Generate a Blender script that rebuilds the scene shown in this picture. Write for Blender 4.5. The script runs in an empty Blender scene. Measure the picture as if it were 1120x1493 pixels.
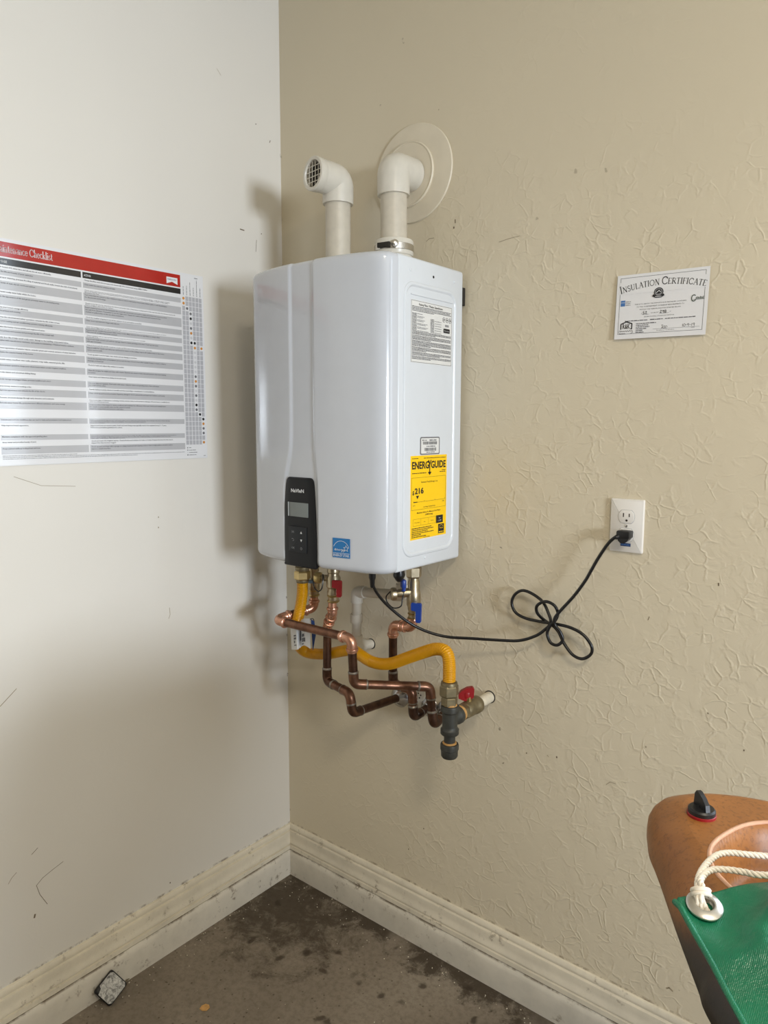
import bpy, bmesh, math, random
from mathutils import Vector, Matrix

random.seed(7)
PI = math.pi
scene = bpy.context.scene
COL = scene.collection

# ------------------------------------------------------------------ camera
CAM = {'loc': [1.62026, -1.51448, 1.4434], 'r': [0.775722, 0.63107, 0.002587], 'u': [-0.077718, 0.091462, 0.992771], 'f': 1052.065}
cd = bpy.data.cameras.new('camera')
cam = bpy.data.objects.new('camera', cd)
COL.objects.link(cam)
_r, _u = Vector(CAM['r']), Vector(CAM['u'])
_b = _r.cross(_u)
cam.matrix_world = Matrix(((_r.x, _u.x, _b.x, CAM['loc'][0]), (_r.y, _u.y, _b.y, CAM['loc'][1]),
                           (_r.z, _u.z, _b.z, CAM['loc'][2]), (0, 0, 0, 1)))
cd.sensor_fit = 'HORIZONTAL'
cd.sensor_width = 36.0
cd.lens = CAM['f'] / 1120 * 36.0
cd.clip_start = 0.02
scene.camera = cam

# ------------------------------------------------------------------ world, lights, exposure
w = bpy.data.worlds.new('garage_ambience')
scene.world = w
w.use_nodes = True
bg = w.node_tree.nodes['Background']
bg.inputs['Color'].default_value = (1.0, 0.885, 0.71, 1)
bg.inputs['Strength'].default_value = 0.145

def area(name, loc, target, sx, sy, power, color):
    l = bpy.data.lights.new(name, 'AREA')
    l.shape = 'RECTANGLE'
    l.size, l.size_y = sx, sy
    l.energy = power
    l.color = color
    o = bpy.data.objects.new(name, l)
    COL.objects.link(o)
    o.location = loc
    o.rotation_euler = (Vector(target) - Vector(loc)).to_track_quat('-Z', 'Y').to_euler()
    return o

# daylight through the open garage door, five metres off to the right
area('door_daylight', (5.4, -1.65, 1.56), (0, -1.65, 1.56), 0.85, 0.62, 149, (0.86, 0.95, 1.06))
# garage ceiling lamp above and behind the photographer
area('ceiling_lamp', (2.35, -1.6, 2.66), (2.35, -1.6, 0), 0.4, 0.4, 27, (1.0, 0.88, 0.7))

vs = scene.view_settings
vs.view_transform = 'Standard'
vs.look = 'None'
vs.exposure = 0.0
vs.gamma = 1.0
vs.use_curve_mapping = False

# ------------------------------------------------------------------ materials
def srgb(r, g, b):
    f = lambda c: (c / 255) / 12.92 if c / 255 <= 0.04045 else ((c / 255 + 0.055) / 1.055) ** 2.4
    return (f(r), f(g), f(b), 1)

class N:
    """small helper around a node tree"""
    def __init__(self, name):
        self.m = bpy.data.materials.new(name)
        self.m.use_nodes = True
        self.t = self.m.node_tree
        self.b = self.t.nodes['Principled BSDF']
        self.tc = None
    def new(self, kind, **kw):
        n = self.t.nodes.new(kind)
        for k, v in kw.items():
            if k in n.inputs: n.inputs[k].default_value = v
            else: setattr(n, k, v)
        return n
    def link(self, a, b): self.t.links.new(a, b)
    def coord(self):
        if not self.tc: self.tc = self.new('ShaderNodeTexCoord')
        return self.tc.outputs['Object']
    def noise(self, scale, detail=4, rough=0.5, dist=0.0, vec=None):
        n = self.new('ShaderNodeTexNoise')
        n.inputs['Scale'].default_value = scale
        n.inputs['Detail'].default_value = detail
        n.inputs['Roughness'].default_value = rough
        n.inputs['Distortion'].default_value = dist
        self.link(vec or self.coord(), n.inputs['Vector'])
        return n
    def ramp(self, src, stops):
        n = self.new('ShaderNodeValToRGB')
        e = n.color_ramp.elements
        e[0].position, e[0].color = stops[0]
        e[1].position, e[1].color = stops[-1]
        for p, c in stops[1:-1]:
            x = e.new(p); x.color = c
        self.link(src, n.inputs['Fac'])
        return n
    def val(self, src, a, b, lo=0.0, hi=1.0):
        n = self.new('ShaderNodeMapRange', clamp=True)
        n.interpolation_type = 'SMOOTHSTEP'
        for k, v in zip(('From Min', 'From Max', 'To Min', 'To Max'), (a, b, lo, hi)): n.inputs[k].default_value = v
        self.link(src, n.inputs['Value'])
        return n.outputs['Result']
    def math(self, op, a, b=None):
        n = self.new('ShaderNodeMath', operation=op)
        for i, x in enumerate((a, b)):
            if x is None: continue
            if isinstance(x, (int, float)): n.inputs[i].default_value = x
            else: self.link(x, n.inputs[i])
        return n.outputs[0]
    def mix(self, fac, a, b):
        n = self.new('ShaderNodeMix', data_type='RGBA')
        for sock, x in ((n.inputs[0], fac), (n.inputs[6], a), (n.inputs[7], b)):
            if isinstance(x, (tuple, float, int)): sock.default_value = x
            else: self.link(x, sock)
        return n.outputs[2]
    def bump(self, h, strength=0.5, dist=0.001):
        n = self.new('ShaderNodeBump')
        n.inputs['Strength'].default_value = strength
        n.inputs['Distance'].default_value = dist
        self.link(h, n.inputs['Height'])
        self.link(n.outputs[0], self.b.inputs['Normal'])
    def col(self, c):
        if isinstance(c, tuple): self.b.inputs['Base Color'].default_value = c
        else: self.link(c, self.b.inputs['Base Color'])
    def set(self, rough=0.5, metal=0.0, spec=None, coat=None):
        self.b.inputs['Roughness'].default_value = rough
        self.b.inputs['Metallic'].default_value = metal
        if spec is not None: self.b.inputs['Specular IOR Level'].default_value = spec
        if coat is not None:
            self.b.inputs['Coat Weight'].default_value = coat
            self.b.inputs['Coat Roughness'].default_value = 0.08

def plain(name, c, rough=0.5, metal=0.0, spec=None, coat=None, wear=0.08, wscale=30):
    n = N(name)
    k = n.noise(wscale, 3)
    lo = tuple(x * (1 - wear) for x in c[:3]) + (1,)
    hi = tuple(min(1, x * (1 + wear)) for x in c[:3]) + (1,)
    n.col(n.ramp(k.outputs['Fac'], [(0.3, lo), (0.7, hi)]).outputs[0])
    n.set(rough, metal, spec, coat)
    return n.m

def wall_paint(name, base, texture, rough, seam_axis):
    n = N(name)
    P = n.coord()
    sep = n.new('ShaderNodeSeparateXYZ'); n.link(P, sep.inputs[0])
    big = n.noise(1.6, 3)
    c = n.ramp(big.outputs['Fac'], [(0.3, tuple(x * .965 for x in base[:3]) + (1,)), (0.7, base)]).outputs[0]
    # sparse dark chips and scuffs
    v = n.new('ShaderNodeTexVoronoi', feature='F1'); v.inputs['Scale'].default_value = 13
    warp = n.noise(60, 2)
    wv = n.new('ShaderNodeVectorMath', operation='MULTIPLY_ADD')
    n.link(warp.outputs['Color'], wv.inputs[0]); wv.inputs[1].default_value = (.012, .012, .03); n.link(P, wv.inputs[2])
    n.link(wv.outputs[0], v.inputs['Vector'])
    cs = n.new('ShaderNodeSeparateColor'); n.link(v.outputs['Color'], cs.inputs[0])
    spot = n.math('MULTIPLY', n.val(v.outputs['Distance'], .03, .06, 1, 0), n.val(cs.outputs[0], .78, .79))
    low = n.val(sep.outputs['Z'], .9, 1.9, 1.0, .55)
    spot = n.math('MULTIPLY', spot, low)
    c = n.mix(n.math('MULTIPLY', spot, .6), c, srgb(92, 78, 60))
    # dirt that gathers along the top of the skirting
    edge = n.math('ABSOLUTE', n.math('SUBTRACT', sep.outputs['Z'], .1665))
    d = n.math('MULTIPLY', n.val(edge, .002, .0075, 1, 0), n.val(n.noise(24, 5, .7).outputs['Fac'], .45, .62))
    c = n.mix(n.math('MULTIPLY', d, .7), c, srgb(104, 86, 62))
    # specks in the corner joint
    j = n.math('MULTIPLY', n.val(n.math('ABSOLUTE', sep.outputs[seam_axis]), .002, .005, 1, 0), n.val(n.noise(40, 3).outputs['Fac'], .6, .68))
    c = n.mix(n.math('MULTIPLY', j, .6), c, srgb(80, 64, 44))
    n.col(c)
    # hand-trowelled texture: broken curved ridges
    wn = n.noise(11, 4)
    w2 = n.new('ShaderNodeVectorMath', operation='MULTIPLY_ADD')
    n.link(wn.outputs['Color'], w2.inputs[0]); w2.inputs[1].default_value = (.075, .075, .075); n.link(P, w2.inputs[2])
    e = n.new('ShaderNodeTexVoronoi', feature='DISTANCE_TO_EDGE'); e.inputs['Scale'].default_value = 31
    n.link(w2.outputs[0], e.inputs['Vector'])
    ridge = n.val(e.outputs['Distance'], .0, .11, 1, 0)
    ridge = n.math('MULTIPLY', ridge, n.val(n.noise(17, 4).outputs['Fac'], .43, .60))
    e2 = n.noise(22, 5, .55, .6)
    plate = n.val(e2.outputs['Fac'], .40, .56)
    h = n.math('ADD', n.math('MULTIPLY', ridge, .8), n.math('MULTIPLY', plate, .45))
    # the trowelling is smoother high on the wall and next to the corner
    area_ = n.math('MULTIPLY', n.val(sep.outputs['Z'], 1.75, 2.15, 1, .22), n.val(sep.outputs['X'], .05, .6, .3, 1))
    h = n.math('MULTIPLY', h, n.math('MULTIPLY', area_, n.val(n.noise(3, 3).outputs['Fac'], .3, .6, .45, 1)))
    h = n.math('ADD', h, n.math('MULTIPLY', n.noise(140, 3).outputs['Fac'], .07))
    h = n.math('SUBTRACT', h, n.math('MULTIPLY', spot, .5))
    n.bump(h, texture, .0022)
    n.set(rough, 0, .35)
    return n.m

def painted_trim(name, base, dirt):
    n = N(name)
    a = n.noise(11, 6, .65)
    c = n.ramp(a.outputs['Fac'], [(.3, tuple(x * .86 for x in base[:3]) + (1,)), (.6, base)]).outputs[0]
    b = n.noise(38, 6, .7)
    m = n.math('MULTIPLY', n.val(b.outputs['Fac'], .56, .7), n.val(n.noise(6, 3).outputs['Fac'], .42, .62))
    c = n.mix(n.math('MULTIPLY', m, dirt), c, srgb(112, 92, 66))
    sep = n.new('ShaderNodeSeparateXYZ'); n.link(n.coord(), sep.inputs[0])
    ln = n.math('MULTIPLY', n.val(n.math('ABSOLUTE', n.math('SUBTRACT', sep.outputs['Z'], .0835)), .001, .0045, 1, 0), n.val(n.noise(15, 6, .7).outputs['Fac'], .40, .58))
    c = n.mix(n.math('MULTIPLY', ln, .75), c, srgb(98, 78, 50))
    n.col(c)
    n.bump(n.math('ADD', b.outputs['Fac'], a.outputs['Fac']), .35, .0015)
    n.set(.55, 0, .4)
    return n.m

def concrete():
    n = N('stained_concrete')
    P = n.coord()
    a = n.noise(2.3, 6, .6)
    c = n.ramp(a.outputs['Fac'], [(.3, srgb(116, 106, 93)), (.55, srgb(136, 125, 111)), (.75, srgb(148, 138, 124))]).outputs[0]
    fine = n.noise(70, 5, .7)
    c = n.mix(n.math('MULTIPLY', n.val(fine.outputs['Fac'], .4, .68), .4), c, srgb(90, 78, 63))
    sep = n.new('ShaderNodeSeparateXYZ'); n.link(P, sep.inputs[0])
    # damp, dirty patch in the corner and along the right-hand wall
    dx = n.math('SUBTRACT', sep.outputs['X'], .12)
    dy = n.math('ADD', sep.outputs['Y'], .12)
    dist = n.math('SQRT', n.math('ADD', n.math('MULTIPLY', dx, dx), n.math('MULTIPLY', n.math('MULTIPLY', dy, dy), 1.6)))
    wob = n.math('MULTIPLY', n.math('SUBTRACT', n.noise(13, 8, .78, .4).outputs['Fac'], .5), 1.1)
    patch = n.val(n.math('ADD', dist, wob), .08, .36, 1, 0)
    along = n.math('MULTIPLY', n.val(n.math('ADD', n.math('MULTIPLY', sep.outputs['Y'], -1), n.math('MULTIPLY', wob, .35)), .03, .10, 1, 0),
                   n.val(n.noise(5, 3).outputs['Fac'], .35, .5))
    dirt = n.math('MAXIMUM', n.math('MULTIPLY', patch, .8), n.math('MULTIPLY', along, .85))
    c = n.mix(dirt, c, srgb(54, 43, 30))
    # drips and spots
    v = n.new('ShaderNodeTexVoronoi', feature='F1'); v.inputs['Scale'].default_value = 17
    wv = n.new('ShaderNodeVectorMath', operation='MULTIPLY_ADD')
    n.link(n.noise(30, 3).outputs['Color'], wv.inputs[0]); wv.inputs[1].default_value = (.04, .04, .0); n.link(P, wv.inputs[2])
    n.link(wv.outputs[0], v.inputs['Vector'])
    cs = n.new('ShaderNodeSeparateColor'); n.link(v.outputs['Color'], cs.inputs[0])
    spot = n.math('MULTIPLY', n.val(v.outputs['Distance'], .10, .26, 1, 0), n.val(cs.outputs[0], .50, .54))
    c = n.mix(n.math('MULTIPLY', spot, .75), c, srgb(52, 41, 30))
    v2 = n.new('ShaderNodeTexVoronoi', feature='F1'); v2.inputs['Scale'].default_value = 75
    n.link(P, v2.inputs['Vector'])
    cs2 = n.new('ShaderNodeSeparateColor'); n.link(v2.outputs['Color'], cs2.inputs[0])
    wsp = n.math('MULTIPLY', n.val(v2.outputs['Distance'], .1, .2, 1, 0), n.val(cs2.outputs[0], .93, .94))
    c = n.mix(n.math('MULTIPLY', wsp, .6), c, srgb(176, 166, 146))
    dsp = n.math('MULTIPLY', n.val(v2.outputs['Distance'], .12, .26, 1, 0), n.val(cs2.outputs[1], .74, .76))
    c = n.mix(n.math('MULTIPLY', dsp, .6), c, srgb(58, 47, 34))
    n.col(c)
    n.bump(n.math('ADD', fine.outputs['Fac'], a.outputs['Fac']), .3, .002)
    n.set(.62, 0, .35)
    return n.m

def old_copper(name, dark, light, rough=.36):
    n = N(name)
    a = n.noise(22, 6, .65)
    c = n.ramp(a.outputs['Fac'], [(.32, dark), (.68, light)]).outputs[0]
    n.col(c)
    n.link(n.val(a.outputs['Fac'], .3, .7, rough + .14, rough - .08), n.b.inputs['Roughness'])
    n.b.inputs['Metallic'].default_value = .85
    n.bump(n.noise(160, 3).outputs['Fac'], .12, .0006)
    return n.m

M = {}
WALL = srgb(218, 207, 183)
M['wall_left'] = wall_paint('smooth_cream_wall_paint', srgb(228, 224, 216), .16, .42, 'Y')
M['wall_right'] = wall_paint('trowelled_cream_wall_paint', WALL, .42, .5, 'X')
M['ceiling'] = plain('ceiling_paint', srgb(222, 212, 190), .7)
M['trim'] = painted_trim('cream_skirting_paint', srgb(228, 219, 199), .7)
M['curb'] = painted_trim('white_painted_concrete_stem_wall', srgb(220, 213, 198), .8)
M['floor'] = concrete()
M['enamel'] = plain('white_enamel', srgb(199, 203, 210), .16, 0, .5, .4, wear=.01)
M['enamel_side'] = plain('white_powder_coat', srgb(214, 219, 225), .28, 0, .5, .2, wear=.01)
M['black_panel'] = plain('black_panel_plastic', srgb(14, 15, 18), .42, 0, .3, wear=.05)
M['key_panel'] = plain('dark_grey_keypad', srgb(34, 36, 39), .45, 0, .3, wear=.05)
M['lcd'] = plain('grey_display', srgb(118, 124, 122), .2, wear=.05)
M['lcd_edge'] = plain('display_edge', srgb(176, 182, 184), .25)
M['white_print'] = plain('white_print', srgb(228, 230, 232), .5, wear=.02)
M['grey_print'] = plain('grey_print', srgb(150, 153, 156), .5, wear=.02)
M['paper'] = plain('white_paper', srgb(232, 232, 234), .38, wear=.012, wscale=8)
M['poster'] = plain('gloss_laminated_poster', srgb(229, 229, 231), .16, 0, .5, .5, wear=.012, wscale=5)
M['poster_red'] = plain('poster_red', srgb(178, 34, 26), .16, 0, .5, .5, wear=.05)
M['poster_black'] = plain('poster_charcoal', srgb(38, 37, 38), .16, 0, .5, .5, wear=.05)
M['poster_grey'] = plain('poster_grey_band', srgb(186, 186, 189), .16, 0, .5, .5, wear=.02)
M['poster_grid'] = plain('poster_grid_grey', srgb(182, 182, 187), .25, wear=.03)
M['orange'] = plain('orange_dot', srgb(205, 140, 62), .4)
M['dotgrey'] = plain('grey_dot', srgb(112, 112, 116), .4)
M['paledot'] = plain('pale_dot', srgb(200, 200, 203), .4)
M['ink'] = plain('black_ink', srgb(26, 26, 28), .5)
M['inkgrey'] = plain('soft_ink', srgb(92, 92, 95), .5)
M['inkpale'] = plain('pale_ink', srgb(142, 142, 144), .5)
M['label_white'] = plain('label_white', srgb(222, 222, 220), .4, wear=.02)
M['yellow_label'] = plain('yellow_label', srgb(255, 205, 8), .35, wear=.01)
M['blue_label'] = plain('blue_label', srgb(22, 112, 176), .35, wear=.02)
M['blue_tape'] = plain('dark_blue_label', srgb(34, 60, 110), .4)
M['cert_blue'] = plain('certificate_blue', srgb(70, 118, 178), .4)
M['cert_green'] = plain('certificate_green', srgb(84, 96, 86), .4)
M['pvc'] = plain('white_pvc', srgb(214, 209, 197), .32, wear=.03, wscale=40)
M['pvc_pipe'] = plain('off_white_pvc_pipe', srgb(202, 194, 178), .36, wear=.06, wscale=45)
M['pvc_painted'] = plain('painted_pvc', srgb(204, 196, 180), .45, wear=.05)
M['flange'] = plain('pale_wall_flange', srgb(221, 211, 190), .45, wear=.04, wscale=20)
M['dark'] = plain('dark_void', srgb(38, 34, 28), .8)
M['steel'] = plain('bright_steel', (.62, .6, .57, 1), .25, 1.0)
M['chrome'] = plain('chrome', (.5, .5, .5, 1), .22, 1.0)
M['copper_old'] = old_copper('tarnished_copper', (.04, .022, .016, 1), (.15, .078, .05, 1), .36)
M['copper_mid'] = old_copper('worn_copper', (.10, .05, .034, 1), (.30, .15, .092, 1), .35)
M['copper_new'] = old_copper('bright_copper', (.5, .25, .16, 1), (.76, .43, .3, 1), .27)
M['solder'] = old_copper('solder_ring', (.16, .14, .12, 1), (.40, .36, .31, 1), .45)
M['brass'] = plain('brass', (.56, .43, .2, 1), .3, 1.0, wear=.15)
M['bronze'] = plain('nickel_brass', (.45, .38, .26, 1), .33, .95, wear=.15, wscale=60)
M['old_brass'] = plain('dull_brass', (.24, .2, .12, 1), .48, .8, wear=.2, wscale=60)
M['iron'] = plain('black_iron', (.055, .056, .05, 1), .5, .35, wear=.2, wscale=70)
M['sealant'] = plain('tan_pipe_dope', srgb(196, 150, 90), .7, wear=.15, wscale=90)
M['white_pipe'] = plain('white_painted_pipe', srgb(214, 205, 184), .55, wear=.12, wscale=60)
M['yellow_hose'] = plain('yellow_hose_coating', srgb(212, 150, 0), .36, 0, .4, .1, wear=.06, wscale=50)
M['red_lever'] = plain('red_lever', srgb(146, 20, 26), .4, wear=.1)
M['blue_lever'] = plain('blue_lever', srgb(24, 62, 150), .38, wear=.1)
M['grey_lever'] = plain('blue_grey_lever', srgb(104, 122, 134), .45)
M['rubber'] = plain('black_rubber', srgb(20, 20, 22), .32, wear=.1)
M['black'] = plain('black_plastic', srgb(24, 24, 26), .42, wear=.1)
M['outlet'] = plain('white_outlet_plastic', srgb(232, 228, 222), .3, wear=.01)
M['slot'] = plain('outlet_slot', srgb(48, 38, 30), .7)
M['rope'] = plain('white_cord', srgb(228, 220, 206), .75, wear=.08, wscale=200)
M['silver'] = plain('grommet_metal', (.62, .6, .56, 1), .3, 1.0)
M['worn_label'] = None

n = N('worn_silver_label')
k = n.noise(90, 6, .75, 1.0)
n.col(n.ramp(k.outputs['Fac'], [(.36, srgb(70, 68, 64)), (.46, srgb(150, 148, 142)), (.62, srgb(205, 203, 196))]).outputs[0])
n.set(.45); M['worn_label'] = n.m

for KM in ('kayak_deck', 'kayak'):
  n = N('mottled_tan_plastic')
  k = n.noise(8, 5, .6); f2 = n.noise(190, 4, .7)
  c = n.ramp(k.outputs['Fac'], [(.3, srgb(128, 81, 38)), (.7, srgb(160, 104, 52))]).outputs[0]
  c = n.mix(n.math('MULTIPLY', n.val(f2.outputs['Fac'], .5, .64), .55), c, srgb(104, 66, 34))
  sep = n.new('ShaderNodeSeparateXYZ'); n.link(n.coord(), sep.inputs[0])
  # the hull's moulded colour runs from tan at the deck to black along the bottom
  if KM == 'kayak': zz = n.math('ADD', sep.outputs['Z'], n.math('MULTIPLY', n.math('SUBTRACT', n.noise(16, 4).outputs['Fac'], .5), .03))
  if KM == 'kayak': zz = n.math('SUBTRACT', zz, n.math('MULTIPLY', n.val(sep.outputs['X'], 1.38, 1.50), .065))
  if KM == 'kayak': c = n.mix(n.val(zz, .930, .968), srgb(34, 27, 22), c)
  n.col(c); n.bump(f2.outputs['Fac'], .25, .0008); n.set(.42, 0, .5); M[KM] = n.m
M['well_rim'] = plain('worn_pale_edge', srgb(206, 160, 130), .5, wear=.1, wscale=80)

n = N('green_woven_tarp')
k = n.noise(14, 6, .62)
n.col(n.ramp(k.outputs['Fac'], [(.3, srgb(8, 92, 66)), (.7, srgb(22, 128, 92))]).outputs[0])
wv = n.new('ShaderNodeTexWave', wave_type='BANDS'); wv.inputs['Scale'].default_value = 260
n.link(n.coord(), wv.inputs['Vector'])
n.bump(n.math('ADD', n.math('MULTIPLY', wv.outputs['Fac'], .03), n.noise(26, 6, .7, .8).outputs['Fac']), .55, .005)
n.set(.34, 0, .55); M['tarp'] = n.m

# ------------------------------------------------------------------ mesh helpers
def V(*a): return Vector(a[0]) if len(a) == 1 else Vector(a)

def basis(z, hint=(0, 0, 1)):
    z = Vector(z).normalized()
    h = Vector(hint)
    if abs(z.dot(h)) > .97: h = Vector((1, 0, 0))
    x = h.cross(z).normalized()
    return x, z.cross(x), z

class MB:
    def __init__(self): self.bm = bmesh.new()
    def box(self, c, s, rot=None, bevel=0.0, segs=2):
        g = bmesh.ops.create_cube(self.bm, size=1.0)
        vs_ = g['verts']
        for v in vs_: v.co = Vector((v.co.x * s[0], v.co.y * s[1], v.co.z * s[2]))
        if bevel:
            es = list({e for v in vs_ for e in v.link_edges})
            r = bmesh.ops.bevel(self.bm, geom=es, offset=bevel, segments=segs, affect='EDGES', profile=.5)
            vs_ = list({v for f in r['faces'] for v in f.verts} | {v for v in vs_ if v.is_valid})
        m = (rot.to_4x4() if rot is not None else Matrix.Identity(4))
        for v in vs_: v.co = (m @ v.co) + Vector(c)
        return self
    def ring_faces(self, rings, closed=True, cap0=True, cap1=True, loop=False):
        bm = self.bm
        R = [[bm.verts.new(p) for p in r] for r in rings]
        n = len(R[0])
        pairs = list(zip(R, R[1:])) + ([(R[-1], R[0])] if loop else [])
        for a, b in pairs:
            for i in range(n if closed else n - 1):
                j = (i + 1) % n
                bm.faces.new((a[i], a[j], b[j], b[i]))
        if not loop:
            if cap0: bm.faces.new(list(reversed(R[0])))
            if cap1: bm.faces.new(R[-1])
        return self
    def tube(self, pts, r, segs=14, caps=True, loop=False):
        pts = [Vector(p) for p in pts]
        n = len(pts)
        rad = r if isinstance(r, (list, tuple)) else [r] * n
        rings, x = [], None
        for i, p in enumerate(pts):
            if loop: d = pts[(i + 1) % n] - pts[i - 1]
            else: d = (pts[min(i + 1, n - 1)] - pts[max(i - 1, 0)])
            d.normalize()
            if x is None: x = basis(d)[0]
            x = (x - d * x.dot(d)).normalized()
            y = d.cross(x)
            rings.append([p + (x * math.cos(2 * PI * k / segs) + y * math.sin(2 * PI * k / segs)) * rad[i] for k in range(segs)])
        return self.ring_faces(rings, True, caps, caps, loop)
    def lathe(self, prof, o=(0, 0, 0), axis=(0, 0, 1), segs=24, phase=0.0):
        x, y, z = basis(axis)
        o = Vector(o)
        rings = []
        for r, h in prof:
            r = max(r, 1e-5)
            rings.append([o + z * h + (x * math.cos(2 * PI * k / segs + phase) + y * math.sin(2 * PI * k / segs + phase)) * r for k in range(segs)])
        return self.ring_faces(rings)
    def prism(self, poly, o, right, up, depth, bevel=0.0):
        """extrude a 2-D outline lying in the plane (right, up) by depth along right x up"""
        right, up = Vector(right).normalized(), Vector(up).normalized()
        nrm = right.cross(up)
        o = Vector(o)
        a = [o + right * u + up * v for u, v in poly]
        if not bevel:
            return self.ring_faces([a, [p + nrm * depth for p in a]])
        cx = sum(p[0] for p in poly) / len(poly); cy = sum(p[1] for p in poly) / len(poly)
        def ins(t, h):
            out = []
            m = len(poly)
            for i in range(m):
                p, q, s = Vector(poly[i - 1]), Vector(poly[i]), Vector(poly[(i + 1) % m])
                d1, d2 = (q - p).normalized(), (s - q).normalized()
                nn = Vector((-(d1.y + d2.y), d1.x + d2.x))
                nn = nn.normalized() / max(.5, abs(nn.normalized().dot(Vector((-d1.y, d1.x)))))
                q2 = q + nn * t
                out.append(o + right * q2.x + up * q2.y + nrm * h)
            return out
        return self.ring_faces([ins(0, 0), ins(0, depth - bevel), ins(bevel * .3, depth - bevel * .3), ins(bevel, depth)])
    def build(self, name, mat, parent=None, angle=38, flat=False):
        bmesh.ops.recalc_face_normals(self.bm, faces=self.bm.faces[:])
        me = bpy.data.meshes.new(name)
        self.bm.to_mesh(me); self.bm.free()
        mats = mat if isinstance(mat, list) else [mat]
        for m in mats: me.materials.append(M[m])
        if not flat:
            me.shade_smooth()
            me.set_sharp_from_angle(angle=math.radians(angle))
        ob = bpy.data.objects.new(name, me)
        COL.objects.link(ob)
        if parent is not None:
            ob.parent = parent
            ob.matrix_parent_inverse = WORLD[parent.name].inverted()
        WORLD[ob.name] = Matrix.Identity(4)
        return ob

WORLD = {}
def thing(name, label, cat, loc=(0, 0, 0), group=None):
    o = bpy.data.objects.new(name, None)
    o.empty_display_size = .05
    COL.objects.link(o)
    o.location = loc
    WORLD[o.name] = Matrix.Translation(Vector(loc))
    tag(o, label, cat, group)
    return o
def tag(o, label, cat, group=None):
    o['label'] = label; o['category'] = cat
    if group: o['group'] = group
    return o
def struct(o, label=None):
    o['kind'] = 'structure'
    if label: o['label'] = label
    return o

def rrect(x0, y0, x1, y1, r, k=5):
    """counter-clockwise rounded rectangle"""
    out = []
    for cx, cy, a0 in ((x1 - r, y0 + r, -90), (x1 - r, y1 - r, 0), (x0 + r, y1 - r, 90), (x0 + r, y0 + r, 180)):
        for i in range(k + 1):
            a = math.radians(a0 + 90 * i / k)
            out.append((cx + r * math.cos(a), cy + r * math.sin(a)))
    return out

def crom(P, per=8, loop=False):
    P = [Vector(p) for p in P]
    n = len(P); out = []
    for i in range(n if loop else n - 1):
        if loop: a, b, c, d = P[i - 1], P[i], P[(i + 1) % n], P[(i + 2) % n]
        else: a, b, c, d = P[max(i - 1, 0)], P[i], P[i + 1], P[min(i + 2, n - 1)]
        for k in range(per):
            t = k / per
            out.append(.5 * ((2 * b) + (c - a) * t + (2 * a - 5 * b + 4 * c - d) * t * t + (3 * b - a - 3 * c + d) * t ** 3))
    if not loop: out.append(P[-1])
    return out

def resample(pts, step):
    pts = [Vector(p) for p in pts]
    out, acc = [pts[0]], 0.0
    for a, b in zip(pts, pts[1:]):
        L = (b - a).length
        if L < 1e-9: continue
        t = step - acc
        while t <= L:
            out.append(a + (b - a) * (t / L)); t += step
        acc = L - (t - step)
    out.append(pts[-1])
    return out

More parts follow.
